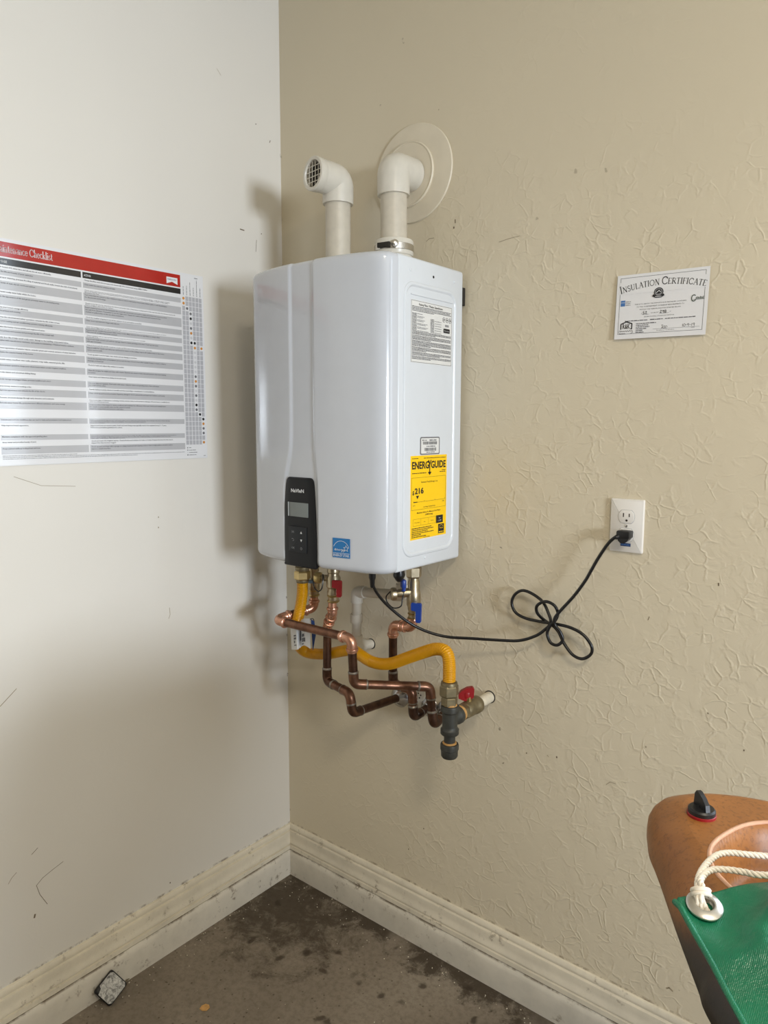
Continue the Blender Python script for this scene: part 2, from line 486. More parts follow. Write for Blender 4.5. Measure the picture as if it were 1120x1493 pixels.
# ------------------------------------------------------------------ flat print
class Print:
    """flat printing on one surface: shapes given in metres on the plane (right, up) through o"""
    def __init__(self, o, right, up):
        self.o, self.r, self.u = Vector(o), Vector(right).normalized(), Vector(up).normalized()
        self.n = self.r.cross(self.u)
        self.v, self.f, self.fm, self.mats = [], [], [], []
    def poly(self, pts, mat, layer=1):
        if mat not in self.mats: self.mats.append(mat)
        i0 = len(self.v)
        for x, y in pts: self.v.append(self.o + self.r * x + self.u * y + self.n * (layer * .00022))
        self.f.append(list(range(i0, i0 + len(pts)))); self.fm.append(self.mats.index(mat))
    def rect(self, x0, y0, x1, y1, mat, layer=1):
        self.poly([(x0, y0), (x1, y0), (x1, y1), (x0, y1)], mat, layer)
    def frame(self, x0, y0, x1, y1, t, mat, layer=1):
        self.rect(x0, y0, x1, y0 + t, mat, layer); self.rect(x0, y1 - t, x1, y1, mat, layer)
        self.rect(x0, y0 + t, x0 + t, y1 - t, mat, layer); self.rect(x1 - t, y0 + t, x1, y1 - t, mat, layer)
    def disc(self, x, y, r, mat, layer=1, k=14, sy=1.0):
        self.poly([(x + r * math.cos(2 * PI * i / k), y + r * sy * math.sin(2 * PI * i / k)) for i in range(k)], mat, layer)
    def line(self, pts, t, mat, layer=1):
        for (x0, y0), (x1, y1) in zip(pts, pts[1:]):
            L = math.hypot(x1 - x0, y1 - y0)
            if L < 1e-9: continue
            nx, ny = -(y1 - y0) / L * t / 2, (x1 - x0) / L * t / 2
            ex, ey = (x1 - x0) / L * t * .2, (y1 - y0) / L * t * .2
            self.poly([(x0 - nx - ex, y0 - ny - ey), (x1 - nx + ex, y1 - ny + ey), (x1 + nx + ex, y1 + ny + ey), (x0 + nx - ex, y0 + ny - ey)], mat, layer)
    def text(self, s, x, y, cap, mat, layer=2, width=None, align='L', bold=0.0, rot=0.0, res=1):
        cu = bpy.data.curves.new('t', 'FONT')
        cu.body = s; cu.dimensions = '2D'; cu.fill_mode = 'FRONT'; cu.resolution_u = res
        cu.size = 1.0; cu.offset = bold
        ob = bpy.data.objects.new('t', cu)
        COL.objects.link(ob)
        me = ob.to_mesh()
        P = [(v.co.x, v.co.y) for v in me.vertices]
        polys = [list(p.vertices) for p in me.polygons]
        ob.to_mesh_clear()
        bpy.data.objects.remove(ob); bpy.data.curves.remove(cu)
        if not P: return
        x0, x1 = min(p[0] for p in P), max(p[0] for p in P)
        sy = cap / .72
        sx = sy if width is None else width / (x1 - x0)
        W = (x1 - x0) * sx
        off = {'L': 0, 'C': -W / 2, 'R': -W}[align]
        ca, sa = math.cos(rot), math.sin(rot)
        if mat not in self.mats: self.mats.append(mat)
        mi = self.mats.index(mat)
        i0 = len(self.v)
        for px, py in P:
            a, b = (px - x0) * sx + off, py * sy
            a, b = x + a * ca - b * sa, y + a * sa + b * ca
            self.v.append(self.o + self.r * a + self.u * b + self.n * (layer * .00022))
        for p in polys:
            self.f.append([i0 + k for k in p]); self.fm.append(mi)
    def words(self, x0, x1, y, h, mat, layer=2, fill=1.0, seed=None):
        """a line of print too small to read: short dashes of word length"""
        rnd = random.Random(seed if seed is not None else (x0, y).__hash__())
        end = x0 + (x1 - x0) * fill
        x = x0
        while x < end:
            wl = h * rnd.uniform(1.2, 5.0)
            self.rect(x, y, min(x + wl, end), y + h * rnd.uniform(.75, 1.0), mat, layer)
            x += wl + h * .55
    def build(self, name, parent):
        me = bpy.data.meshes.new(name)
        me.from_pydata([tuple(v) for v in self.v], [], self.f)
        for m in self.mats: me.materials.append(M[m])
        me.polygons.foreach_set('material_index', self.fm)
        ob = bpy.data.objects.new(name, me)
        COL.objects.link(ob)
        ob.parent = parent
        ob.matrix_parent_inverse = WORLD[parent.name].inverted()
        WORLD[ob.name] = Matrix.Identity(4)
        return ob

# thick-and-thin serif letters drawn as strokes, unit cap height; x advances given per glyph
def _arc(cx, cy, rx, ry, a0, a1, k=10):
    return [(cx + rx * math.cos(math.radians(a0 + (a1 - a0) * i / k)), cy + ry * math.sin(math.radians(a0 + (a1 - a0) * i / k))) for i in range(k + 1)]
T_, H_ = .13, .05
SERIF = {
 'I': (.36, [([(.18, 0), (.18, 1)], T_)], [(.18, 0), (.18, 1)]),
 'N': (.86, [([(.16, 0), (.16, 1)], H_), ([(.16, 1), (.70, 0)], T_), ([(.70, 0), (.70, 1)], H_)], [(.16, 0), (.16, 1), (.70, 1)]),
 'S': (.56, [(_arc(.27, .74, .19, .24, 30, 250) + _arc(.27, .26, .21, .25, 80, -150), .09)], []),
 'U': (.82, [([(.16, 1), (.16, .35)], T_), (_arc(.40, .32, .24, .30, 180, 360), .08), ([(.64, .35), (.64, 1)], H_)], [(.16, 1), (.64, 1)]),
 'L': (.62, [([(.16, 0), (.16, 1)], T_), ([(.16, .03), (.54, .03), (.56, .2)], H_)], [(.16, 1)]),
 'A': (.80, [([(.10, 0), (.40, 1)], H_), ([(.40, 1), (.70, 0)], T_), ([(.22, .36), (.58, .36)], H_)], [(.10, 0), (.70, 0)]),
 'T': (.68, [([(.34, 0), (.34, 1)], T_), ([(.06, .85), (.06, .97), (.62, .97), (.62, .85)], H_)], [(.34, 0)]),
 'O': (.90, [(_arc(.45, .5, .37, .49, 0, 360, 18), .09)], []),
 'C': (.82, [(_arc(.46, .5, .37, .48, 40, 320, 14), .10), ([(.745, .66), (.745, .92)], H_)], []),
 'E': (.66, [([(.16, 0), (.16, 1)], T_), ([(.16, .97), (.56, .97), (.57, .82)], H_), ([(.16, .52), (.44, .52)], H_), ([(.16, .03), (.58, .03), (.60, .2)], H_)], []),
 'R': (.76, [([(.16, 0), (.16, 1)], T_), ([(.16, .97), (.40, .97)] + _arc(.38, .73, .2, .24, 90, -90, 8) + [(.16, .49)], .07), ([(.36, .49), (.70, 0)], T_)], [(.16, 0)]),
 'F': (.62, [([(.16, 0), (.16, 1)], T_), ([(.16, .97), (.56, .97), (.57, .82)], H_), ([(.16, .52), (.44, .52)], H_)], [(.16, 0)]),
 'H': (.86, [([(.16, 0), (.16, 1)], T_), ([(.70, 0), (.70, 1)], T_), ([(.16, .52), (.70, .52)], H_)], [(.16, 0), (.16, 1), (.70, 0), (.70, 1)]),
 'M': (1.0, [([(.14, 0), (.16, 1)], H_), ([(.16, 1), (.48, .06)], T_), ([(.48, .06), (.82, 1)], H_), ([(.82, 1), (.84, 0)], T_)], [(.14, 0), (.84, 0)]),
 'a': (.50, [(_arc(.24, .5, .15, .13, 160, 20, 6) + [(.38, .45), (.38, .08), (.46, .02)], .085), (_arc(.22, .17, .15, .14, 60, 330, 10), .06)], []),
 'i': (.28, [([(.14, 0), (.14, .62)], .10), ([(.13, .82), (.15, .90)], .11)], [(.14, 0)]),
 'n': (.58, [([(.13, 0), (.13, .63)], .10), (_arc(.28, .42, .15, .18, 180, 0, 8) + [(.43, 0)], .08)], [(.13, 0), (.43, 0)]),
 't': (.36, [([(.16, .84), (.16, .12), (.22, .03), (.33, .05)], .09), ([(.05, .61), (.32, .61)], H_)], []),
 'e': (.50, [(_arc(.25, .31, .19, .30, 0, 325, 14), .075), ([(.06, .33), (.44, .33)], H_)], []),
 'c': (.48, [(_arc(.26, .31, .20, .30, 50, 320, 12), .08)], []),
 'h': (.58, [([(.13, 0), (.13, 1.02)], .10), (_arc(.28, .42, .15, .18, 180, 0, 8) + [(.43, 0)], .08)], [(.13, 0), (.43, 0)]),
 'k': (.56, [([(.13, 0), (.13, 1.02)], .10), ([(.44, .60), (.15, .30)], H_), ([(.24, .38), (.48, 0)], .09)], [(.13, 0)]),
 'l': (.28, [([(.14, 0), (.14, 1.02)], .10)], [(.14, 0)]),
 's': (.42, [(_arc(.20, .46, .12, .14, 40, 250, 8) + _arc(.20, .17, .14, .15, 80, -150, 8), .07)], []),
 'o': (.54, [(_arc(.27, .31, .20, .30, 0, 360, 14), .08)], []),
 'm': (.86, [([(.13, 0), (.13, .63)], .10), (_arc(.27, .42, .14, .18, 180, 0, 8) + [(.41, 0)], .08), (_arc(.56, .42, .15, .18, 180, 0, 8) + [(.71, 0)], .08)], [(.13, 0), (.41, 0), (.71, 0)]),
 ' ': (.30, [], []),
}
def serif_text(pr, s, place, cap, mat, layer=2, small=None, sx=1.0):
    """place(t) maps the running length to (x, y, angle); small = cap size of every letter but each word's first"""
    t = 0.0
    first = True
    for ch in s:
        c = cap if (small is None or first) else small
        adv, strokes, feet = SERIF[ch]
        x, y, a = place(t + adv * c * sx / 2)
        ca, sa = math.cos(a), math.sin(a)
        def mp(p):
            u, v = (p[0] - adv / 2) * c * sx, p[1] * c
            return (x + u * ca - v * sa, y + u * sa + v * ca)
        for pts, th in strokes: pr.line([mp(p) for p in pts], th * c, mat, layer)
        for fx, fy in feet:
            yy = fy + (.02 if fy < .5 else -.02)
            pr.line([mp((fx - .12, yy)), mp((fx + .12, yy))], .045 * c, mat, layer)
        t += adv * c * sx
        first = ch == ' '
    return t

# ================================================================== the setting
def slab(name, verts, mat):
    me = bpy.data.meshes.new(name)
    mb = MB()
    mb.ring_faces([[Vector(v) for v in verts[:4]], [Vector(v) for v in verts[4:]]])
    return struct(mb.build(name, mat, flat=True))
X1, Y1, ZC, TH = 6.0, -4.6, 2.75, .12
slab('floor', [(-TH, TH, 0), (X1, TH, 0), (X1, Y1, 0), (-TH, Y1, 0), (-TH, TH, -.1), (X1, TH, -.1), (X1, Y1, -.1), (-TH, Y1, -.1)], 'floor')
slab('ceiling', [(-TH, TH, ZC), (X1, TH, ZC), (X1, Y1, ZC), (-TH, Y1, ZC), (-TH, TH, ZC + .1), (X1, TH, ZC + .1), (X1, Y1, ZC + .1), (-TH, Y1, ZC + .1)], 'ceiling')
slab('wall_left', [(0, 0, 0), (0, Y1, 0), (0, Y1, ZC), (0, 0, ZC), (-TH, 0, 0), (-TH, Y1, 0), (-TH, Y1, ZC), (-TH, 0, ZC)], 'wall_left')
slab('wall_right', [(-TH, 0, 0), (X1, 0, 0), (X1, 0, ZC), (-TH, 0, ZC), (-TH, TH, 0), (X1, TH, 0), (X1, TH, ZC), (-TH, TH, ZC)], 'wall_right')

# window further along the right-hand wall, daylight behind its glass
n = N('daylit_window_glass'); n.col(srgb(200, 214, 226)); n.set(.1)
n.b.inputs['Emission Color'].default_value = (.80, .92, 1.06, 1); n.b.inputs['Emission Strength'].default_value = 4.4
M['window_glass'] = n.m
M['vinyl'] = plain('white_vinyl', srgb(226, 226, 222), .4)
wb = MB()
for c_, s_ in (((1.625, -.02, 1.72), (.05, .04, 1.15)), ((2.575, -.02, 1.72), (.05, .04, 1.15)), ((2.10, -.02, 2.27), (.9, .04, .05)), ((2.10, -.02, 1.17), (.9, .04, .05)), ((2.10, -.015, 1.72), (.035, .03, 1.05))):
    wb.box(c_, s_, None, .003)
win = struct(wb.build('window_1', 'vinyl'))
for x0_ in (1.65, 2.1175):
    pb = MB(); pb.box((x0_ + .216, -.006, 1.72), (.432, .006, 1.05)); pb.build('pane', 'window_glass', win, flat=True)

# skirting: profile (distance from wall, height), swept along both walls and mitred in the corner
BASE = [(0, .1655), (.005, .1645), (.0075, .160), (.0078, .1525), (.0040, .1505), (.0040, .1455), (.0094, .1435), (.0102, .139),
        (.0096, .128), (.0108, .117), (.0135, .1105), (.0138, .106), (.0095, .1045), (.0095, .1008), (.0148, .0995), (.015, .0875), (.0105, .0845), (0, .0845)]
CURB = [(0, .0845), (.0125, .0835), (.0165, .078), (.0185, .066), (.0165, .03), (.0155, 0), (0, 0)]
def sweep(name, prof, side, mat, wob=0.0):
    mb = MB()
    L = 4.4 if side == 'left' else 5.8
    N_ = 90
    rings = []
    for i in range(N_ + 1):
        s = (i / N_) ** 1.6 * L
        ring = []
        for k, (d, z) in enumerate(prof):
            jitter = wob * (math.sin(s * 31 + k) + math.sin(s * 73 + 2 * k)) if 0 < d and z > 0 else 0
            dd = d + jitter
            tt = max(s, 0) + (dd if i == 0 else 0)
            if i and tt < dd: tt = dd
            ring.append((dd, -tt, z) if side == 'left' else (tt, -dd, z))
        rings.append(ring)
    mb.ring_faces(rings)
    return struct(mb.build(name, mat, angle=30))
sweep('baseboard_left', BASE, 'left', 'trim')
sweep('baseboard_right', BASE, 'right', 'trim')
sweep('trim_1', CURB, 'left', 'curb', .0006)
sweep('trim_2', CURB, 'right', 'curb', .0006)

# cracks, chips and scuffs in the wall paint
M['scuff'] = plain('dark_scuff', srgb(112, 97, 77), .7)
M['faint_scuff'] = plain('faint_scuff', srgb(162, 148, 124), .7)
def wall_marks(side, marks, parent):
    pr = Print((0.0002, 0, 0) if side == 'left' else (0, -.0002, 0), (0, 1, 0) if side == 'left' else (1, 0, 0), (0, 0, 1))
    for pts, t, m in marks:
        q = [(p[1], p[2]) if side == 'left' else (p[0], p[2]) for p in pts]
        if len(q) == 1: pr.disc(q[0][0], q[0][1], t, m, 1, 7, 1.5)
        else: pr.line(q, t, m, 1)
    o = pr.build('paint_chips', bpy.data.objects[parent]); o['kind'] = 'stuff'
wall_marks('left', [([(0.0000, -0.7418, 0.3989), (0.0000, -0.7723, 0.3897), (0.0000, -0.7923, 0.3826), (0.0000, -0.8074, 0.3714), (0.0000, -0.8008, 0.3454), (0.0000, -0.7847, 0.3122)], .0012, 'scuff'), ([(0.0000, -0.7993, 0.4617), (0.0000, -0.8141, 0.4519)], .0013, 'scuff'), ([(0.0000, -0.8498, 0.4257), (0.0000, -0.8609, 0.4180), (0.0000, -0.8691, 0.4072)], .0013, 'faint_scuff'),
 ([(0.0000, -0.8144, 0.3026), (0.0000, -0.8165, 0.2951)], .004, 'scuff'), ([(0.0000, -0.1565, 1.9799), (0.0000, -0.1419, 1.9792)], .0028, 'scuff'), ([(0.0000, -0.0792, 1.9824)], .0014, 'scuff'), ([(0.0000, -0.0976, 1.9620), (0.0000, -0.1009, 1.9295)], .0012, 'scuff'), ([(-0.0000, -0.0398, 2.2458), (0.0000, -0.0425, 2.2395)], .002, 'scuff'), ([(0.0000, -0.0925, 2.2741)], .0015, 'scuff'),
 ([(0.0000, -0.4465, 1.2048)], .0016, 'faint_scuff'), ([(0.0000, -0.4476, 1.1780)], .0016, 'faint_scuff'), ([(0.0000, -0.4229, 0.9604), (0.0000, -0.4216, 0.9415), (0.0000, -0.4262, 0.9313)], .0014, 'faint_scuff'), ([(0.0000, -0.8040, 1.3288), (0.0000, -0.7452, 1.3055), (0.0000, -0.6652, 1.2989)], .0010, 'faint_scuff'), ([(0.0000, -0.4503, 0.1915)], .0018, 'scuff'), ([(0.0000, -0.8625, 0.8246), (0.0000, -0.8253, 0.8546)], .0016, 'faint_scuff'), ([(0.0000, -0.2239, 2.3721), (0.0000, -0.2109, 2.3598)], .0010, 'faint_scuff')], 'wall_left')
wall_marks('right', [([(0.6084, 0.0000, 1.9357), (0.6086, 0.0000, 1.9277)], .0022, 'scuff'), ([(0.6048, 0.0000, 1.9172)], .0020, 'scuff'), ([(0.7312, 0.0000, 1.8645), (0.7562, 0.0000, 1.8683), (0.7844, 0.0000, 1.8700)], .0012, 'faint_scuff'), ([(0.5234, 0.0000, 1.8975), (0.5317, 0.0000, 1.9028), (0.5463, 0.0000, 1.9022)], .0014, 'faint_scuff'), ([(1.2484, 0.0000, 1.1324), (1.2487, 0.0000, 1.1269)], .0024, 'scuff'),
 ([(1.1130, 0.0000, 1.0329), (1.1155, 0.0000, 1.0408)], .0012, 'scuff'), ([(1.2422, 0.0000, 0.8617), (1.2436, 0.0000, 0.8592)], .0018, 'scuff'), ([(1.3138, 0.0000, 0.8023)], .0014, 'scuff'), ([(1.1215, 0.0000, 0.7527)], .0016, 'faint_scuff'), ([(0.8373, 0.0000, 0.6530)], .0014, 'scuff'), ([(0.9160, 0.0000, 0.6666)], .0018, 'scuff'), ([(0.8914, 0.0000, 0.6642), (0.8950, 0.0000, 0.6619)], .0016, 'faint_scuff'), ([(0.7722, 0.0000, 0.6065), (0.7760, 0.0000, 0.6095)], .0018, 'scuff'),
 ([(1.1911, 0.0000, 0.2181), (1.1968, 0.0000, 0.2228), (1.2043, 0.0000, 0.2186)], .0032, 'faint_scuff'), ([(0.5565, 0.0000, 2.1989)], .0012, 'faint_scuff'), ([(0.8389, 0.0000, 0.7231), (0.8425, 0.0000, 0.7258)], .0014, 'faint_scuff'), ([(0.5326, 0.0000, 0.3440)], .0016, 'scuff'), ([(0.4813, 0.0000, 0.2634)], .0016, 'scuff'), ([(1.0373, 0.0000, 0.6386), (1.0465, 0.0000, 0.6481), (1.0591, 0.0000, 0.6474)], .0012, 'faint_scuff')], 'wall_right')

# ================================================================== water heater
HX0, HX1, HZ0, HZ1 = .2041, .6441, 1.1123, 1.8083
HC = (HX0 + HX1) / 2
heater = thing('water_heater', 'white wall-hung tankless water heater with black control panel, near the corner', 'water heater', (HC, -.17, HZ0))

SEAM_Y = -.267
def cover_profile(z, inset):
    """plan outline of the front cover at height z, from the left seam to the right seam"""
    pts = []
    half = .22
    def yf(u):   # crowned front face, recessed channel in the middle that flares to hold the control panel
        y = -.3400 + .0215 * (abs(u) / .17) ** 2.2
        zt = (z - HZ0)
        fl = 1 / (1 + math.exp((zt - .235) / .022))
        wl, wr = -.040 - .028 * fl, .033 + .010 * fl
        dep = .0048
        a = min(1, max(0, (u - (wl - .0035)) / .007)); a = a * a * (3 - 2 * a)
        b = min(1, max(0, ((wr + .0045) - u) / .009)); b = b * b * (3 - 2 * b)
        return y + dep * a * b
    us = [-.17 + .34 * i / 120 for i in range(121)]
    yA = yf(.17); slope = .0215 * 2.2 / .17
    # corner: cubic from the front tangent to the side tangent
    p0, p3 = Vector((.17, yA)), Vector((half, SEAM_Y))
    p1 = p0 + Vector((.034, .034 * slope)); p2 = Vector((half, SEAM_Y - .030))
    corner = []
    for i in range(1, 15):
        t = i / 14
        q = p0 * (1 - t) ** 3 + 3 * p1 * t * (1 - t) ** 2 + 3 * p2 * t * t * (1 - t) + p3 * t ** 3
        corner.append((q.x, q.y))
    out = [(-x, y) for x, y in reversed(corner)] + [(u, yf(u)) for u in us] + corner
    if inset:
        res = []
        for i, (x, y) in enumerate(out):
            a = out[max(i - 1, 0)]; b = out[min(i + 1, len(out) - 1)]
            d = Vector((b[0] - a[0], b[1] - a[1])).normalized()
            n_ = Vector((-d.y, d.x))
            if abs(x) < .17: n_ = Vector((0, 1))
            k = inset if y < SEAM_Y - 1e-4 else inset
            nx, ny = x + n_.x * k, min(y + n_.y * k, SEAM_Y)
            res.append((nx, ny))
        out = res
    return out
mb = MB()
rings = []
RB, RT = .016, .014
zs = [(HZ0 + RB - RB * math.sin(a), RB * (1 - math.cos(a))) for a in [PI / 2 * (1 - i / 6) for i in range(6)]]
zs += [(HZ0 + RB + (HZ1 - RT - HZ0 - RB) * i / 60, 0) for i in range(61)]
zs += [(HZ1 - RT + RT * math.sin(a), RT * (1 - math.cos(a))) for a in [PI / 2 * i / 6 for i in range(1, 7)]]
for z, ins in zs:
    rings.append([(HC + x, y, z) for x, y in cover_profile(z, ins)])
mb.ring_faces(rings)
cover = mb.build('front_cover', 'enamel', heater, angle=50)

mb = MB()
case = rrect(-.2192, SEAM_Y + .0012, .2192, -.015, .004, 3)
mb.ring_faces([[(HC + x, y, z) for x, y in rrect(-.2192 + i, SEAM_Y + .0012, .2192 - i, -.015 - i, .004, 3)] for z, i in
               ((HZ0 + .002, .004), (HZ0 + .004, .0012), (HZ0 + .008, 0), (HZ1 - .008, 0), (HZ1 - .004, .0012), (HZ1 - .002, .004))])
mb.build('casing', 'enamel_side', heater)
SX = HX1 - .0008      # right-hand face of the casing
# pressed frame in the right-hand side panel
mb = MB()
y0, y1, z0, z1 = -.2485, -.0405, 1.143, 1.755
outer = rrect(y0, z0, y1, z1, .034, 8)
lay = [(0, 0), (.0014, .0018), (.0036, .0028), (.0070, .0028), (.0095, .0014), (.0110, .0002)]
rings = []
for ins, h in lay:
    rr = rrect(y0 + ins, z0 + ins, y1 - ins, z1 - ins, .034 - ins * .8, 8)
    rings.append([(SX + h, y, z) for y, z in rr])
mb.ring_faces(rings)
mb.build('side_panel', 'enamel_side', heater, angle=25)
# bent lip between the panel's upper edge and the label
mb = MB(); mb.tube([(SX + .0006, -.222, 1.7275), (SX + .0006, -.060, 1.7275)], .0016, 8)
mb.build('panel_crease', 'enamel_side', heater)
for p in ((0.6440, -0.2239, 1.7779), (0.6440, -0.0525, 1.7776), (0.6440, -0.1603, 1.1345)):
    mb = MB(); mb.lathe([(.0034, 0), (.0034, .0008), (.0026, .0016), (.0012, .0019), (.0004, .0019)], (SX - .0001, p[1], p[2]), (1, 0, 0), 14)
    mb.build('screw', 'enamel_side', heater)
mb = MB(); mb.lathe([(.0030, 0), (.0030, .0007), (.0021, .0007), (.0021, .0003)], (SX - .0001, *(0.6440, -0.1376, 1.7754)[1:]), (1, 0, 0), 14)
mb.build('screw_hole', 'dark', heater)
mb = MB(); mb.box((HX1 - .008, -.0075, 1.750), (.010, .013, .042), bevel=.001)
mb.build('wall_bracket', 'dark', heater)

# black control panel: tapered, rounded, set into the channel
cp = []
LZ = [(0.0, -.0705, .0375), (.03, -.0715, .0380), (.06, -.0715, .0378), (.10, -.0705, .0368), (.14, -.0680, .0350), (.17, -.0650, .0333), (.19, -.0622, .0318), (.2005, -.0590, .0300), (.2055, -.0545, .0262), (.2075, -.0490, .0215)]
left = [(a, HZ0 + .0015 + h) for h, a, b in LZ]
right_ = [(b, HZ0 + .0015 + h) for h, a, b in LZ]
mb = MB()
def cp_y(u): return -.3400 + .0215 * (abs(u) / .17) ** 2.2 - .0004
rows = []
for h, a, b in LZ:
    rows.append([a + (b - a) * i / 10 for i in range(11)])
front, back = [], []
bm = mb.bm
grid_f = [[bm.verts.new((HC + u, cp_y(u) + (.0022 if i in (0, 10) or r_ in (len(LZ) - 1,) else 0), HZ0 + .0015 + LZ[r_][0])) for i, u in enumerate(row)] for r_, row in enumerate(rows)]
grid_b = [[bm.verts.new((HC + u, cp_y(u) + .012, HZ0 + .0015 + LZ[r_][0])) for i, u in enumerate(row)] for r_, row in enumerate(rows)]
for r_ in range(len(rows) - 1):
    for i in range(10):
        bm.faces.new((grid_f[r_][i], grid_f[r_][i + 1], grid_f[r_ + 1][i + 1], grid_f[r_ + 1][i]))
    bm.faces.new((grid_f[r_][0], grid_f[r_ + 1][0], grid_b[r_ + 1][0], grid_b[r_][0]))
    bm.faces.new((grid_f[r_][10], grid_b[r_][10], grid_b[r_ + 1][10], grid_f[r_ + 1][10]))
for i in range(10):
    bm.faces.new((grid_f[0][i], grid_b[0][i], grid_b[0][i + 1], grid_f[0][i + 1]))
    bm.faces.new((grid_f[-1][i], grid_f[-1][i + 1], grid_b[-1][i + 1], grid_b[-1][i]))
panel = mb.build('control_panel', 'black_panel', heater, angle=45)
# the foot of the panel wraps under the cover
mb = MB(); mb.box((HC - .0170, -.333, HZ0 + .0005), (.106, .012, .008), bevel=.0035)
mb.build('panel_foot', 'black_panel', panel)
PX, PZ = HC, HZ0
FY = -.3412
def on_front(name, mat, x0, z0, x1, z1, depth, r=.0015, parent=panel, y=FY):
    mb = MB()
    mb.prism(rrect(x0, z0, x1, z1, r, 4), (0, y + .001, 0), (1, 0, 0), (0, 0, 1), depth + .001, bevel=.0005)
    return mb.build(name, mat, parent)
disp = on_front('display', 'lcd', .3795, 1.2290, .4400, 1.2625, .0006)
on_front('display_edge', 'lcd_edge', .3735, 1.2290, .3765, 1.2625, .0006, r=.0008)
keys = on_front('keypad', 'key_panel', .3745, 1.1440, .4345, 1.2055, .0009, r=.002)
pr = Print((0, FY - .0009, 0), (1, 0, 0), (0, 0, 1))
pr.text('NaVIeN', .3860, 1.2865, .0082, 'white_print', 2, width=.0425, bold=.025, res=3)
pr.build('logo_lettering', panel)
pr = Print((0, FY - .0009, 0), (1, 0, 0), (0, 0, 1))
kx, kz = (.3905, .4180), (1.1925, 1.1735, 1.1545)
pr.rect(kx[0] - .0030, kz[0] - .003, kx[0] - .0022, kz[0] + .003, 'grey_print', 3); pr.rect(kx[0] + .0022, kz[0] - .003, kx[0] + .0030, kz[0] + .003, 'grey_print', 3)
pr.rect(kx[0] - .0026, kz[0] - .0004, kx[0] + .0026, kz[0] + .0004, 'grey_print', 3)
pr.poly([(kx[1] - .0032, kz[0] - .0026), (kx[1] + .0032, kz[0] - .0026), (kx[1], kz[0] + .0032)], 'white_print', 3)
pr.poly([(kx[1] - .0032, kz[1] + .0028), (kx[1], kz[1] - .0032), (kx[1] + .0032, kz[1] + .0028)], 'white_print', 3)
pr.line([(kx[0] - .003, kz[1] + .0024), (kx[0] + .0008, kz[1] + .0024)] + _arc(kx[0] + .0008, kz[1], .0024, .0024, 90, -90, 6) + [(kx[0] - .0016, kz[1] - .0024)], .0007, 'grey_print', 3)
pr.poly([(kx[0] - .0042, kz[1] + .0024), (kx[0] - .0022, kz[1] + .0008), (kx[0] - .0022, kz[1] + .004)], 'grey_print', 3)
pr.text('OK', kx[0], kz[2] - .0026, .0052, 'grey_print', 3, align='C')
pr.line(_arc(kx[1], kz[2], .0028, .0028, 120, 420, 10), .0007, 'grey_print', 3)
pr.rect(kx[1] - .0004, kz[2] + .0008, kx[1] + .0004, kz[2] + .0036, 'grey_print', 3)
pr.build('key_symbols', panel)['kind'] = 'stuff'

# blue efficiency sticker on the front
mb = MB(); sx0, sx1, sz0, sz1 = .5130, .5590, 1.1455, 1.1900
yS0, yS1 = cp_y(sx0 - HC), cp_y(sx1 - HC)
SR = Vector((sx1 - sx0, yS1 - yS0, 0)).normalized()
SO = Vector((sx0, yS0 - .0006, 0)) - SR * sx0
mb.prism(rrect(sx0, sz0, sx1, sz1, .0006, 2), SO, SR, (0, 0, 1), .0007)
st = mb.build('front_sticker', 'blue_label', heater); st['label'] = 'small square blue sticker on the front cover'
st.rotation_euler = (0, 0, 0)
pr = Print(SO + SR.cross(Vector((0, 0, 1))) * .0007, SR, (0, 0, 1))
cxs = (sx0 + sx1) / 2
pr.line(_arc(cxs, 1.1625, .0215, .0215, 158, 22, 16), .0009, 'white_print', 2)
pr.rect(sx0 + .001, 1.1555, sx1 - .001, 1.1563, 'white_print', 2)
pr.text('ENERGY STAR', cxs, 1.1484, .0056, 'white_print', 2, width=.042, align='C', bold=.01)
hw = [(.0035, .0185), (.006, .0195), (.0075, .021), (.006, .0222), (.0045, .0205), (.0055, .0182), (.009, .0182), (.0095, .0205), (.0105, .0210), (.012, .0202), (.0125, .0182), (.0145, .0188),
      (.0155, .0205), (.0168, .0206), (.0163, .019), (.018, .0182), (.0195, .0195), (.0205, .0207), (.0218, .0205), (.0235, .0208), (.0225, .019), (.0245, .0188), (.0250, .0208), (.0242, .0165), (.0222, .0150),
      (.0235, .0172), (.0275, .0208), (.0275, .019), (.0295, .0205), (.0285, .0165), (.0268, .0150)]
pr.line([(sx0 + .0015 + u, 1.1440 + v) for u, v in hw], .0009, 'white_print', 2)
star = []
for i in range(11):
    a = PI / 2 + i * PI / 5; rr = .0072 if i % 2 == 0 else .0032
    star.append((sx1 - .0100 + rr * math.cos(a), 1.1675 + rr * math.sin(a)))
pr.line(star, .0009, 'white_print', 2)
pr.build('sticker_print', st)

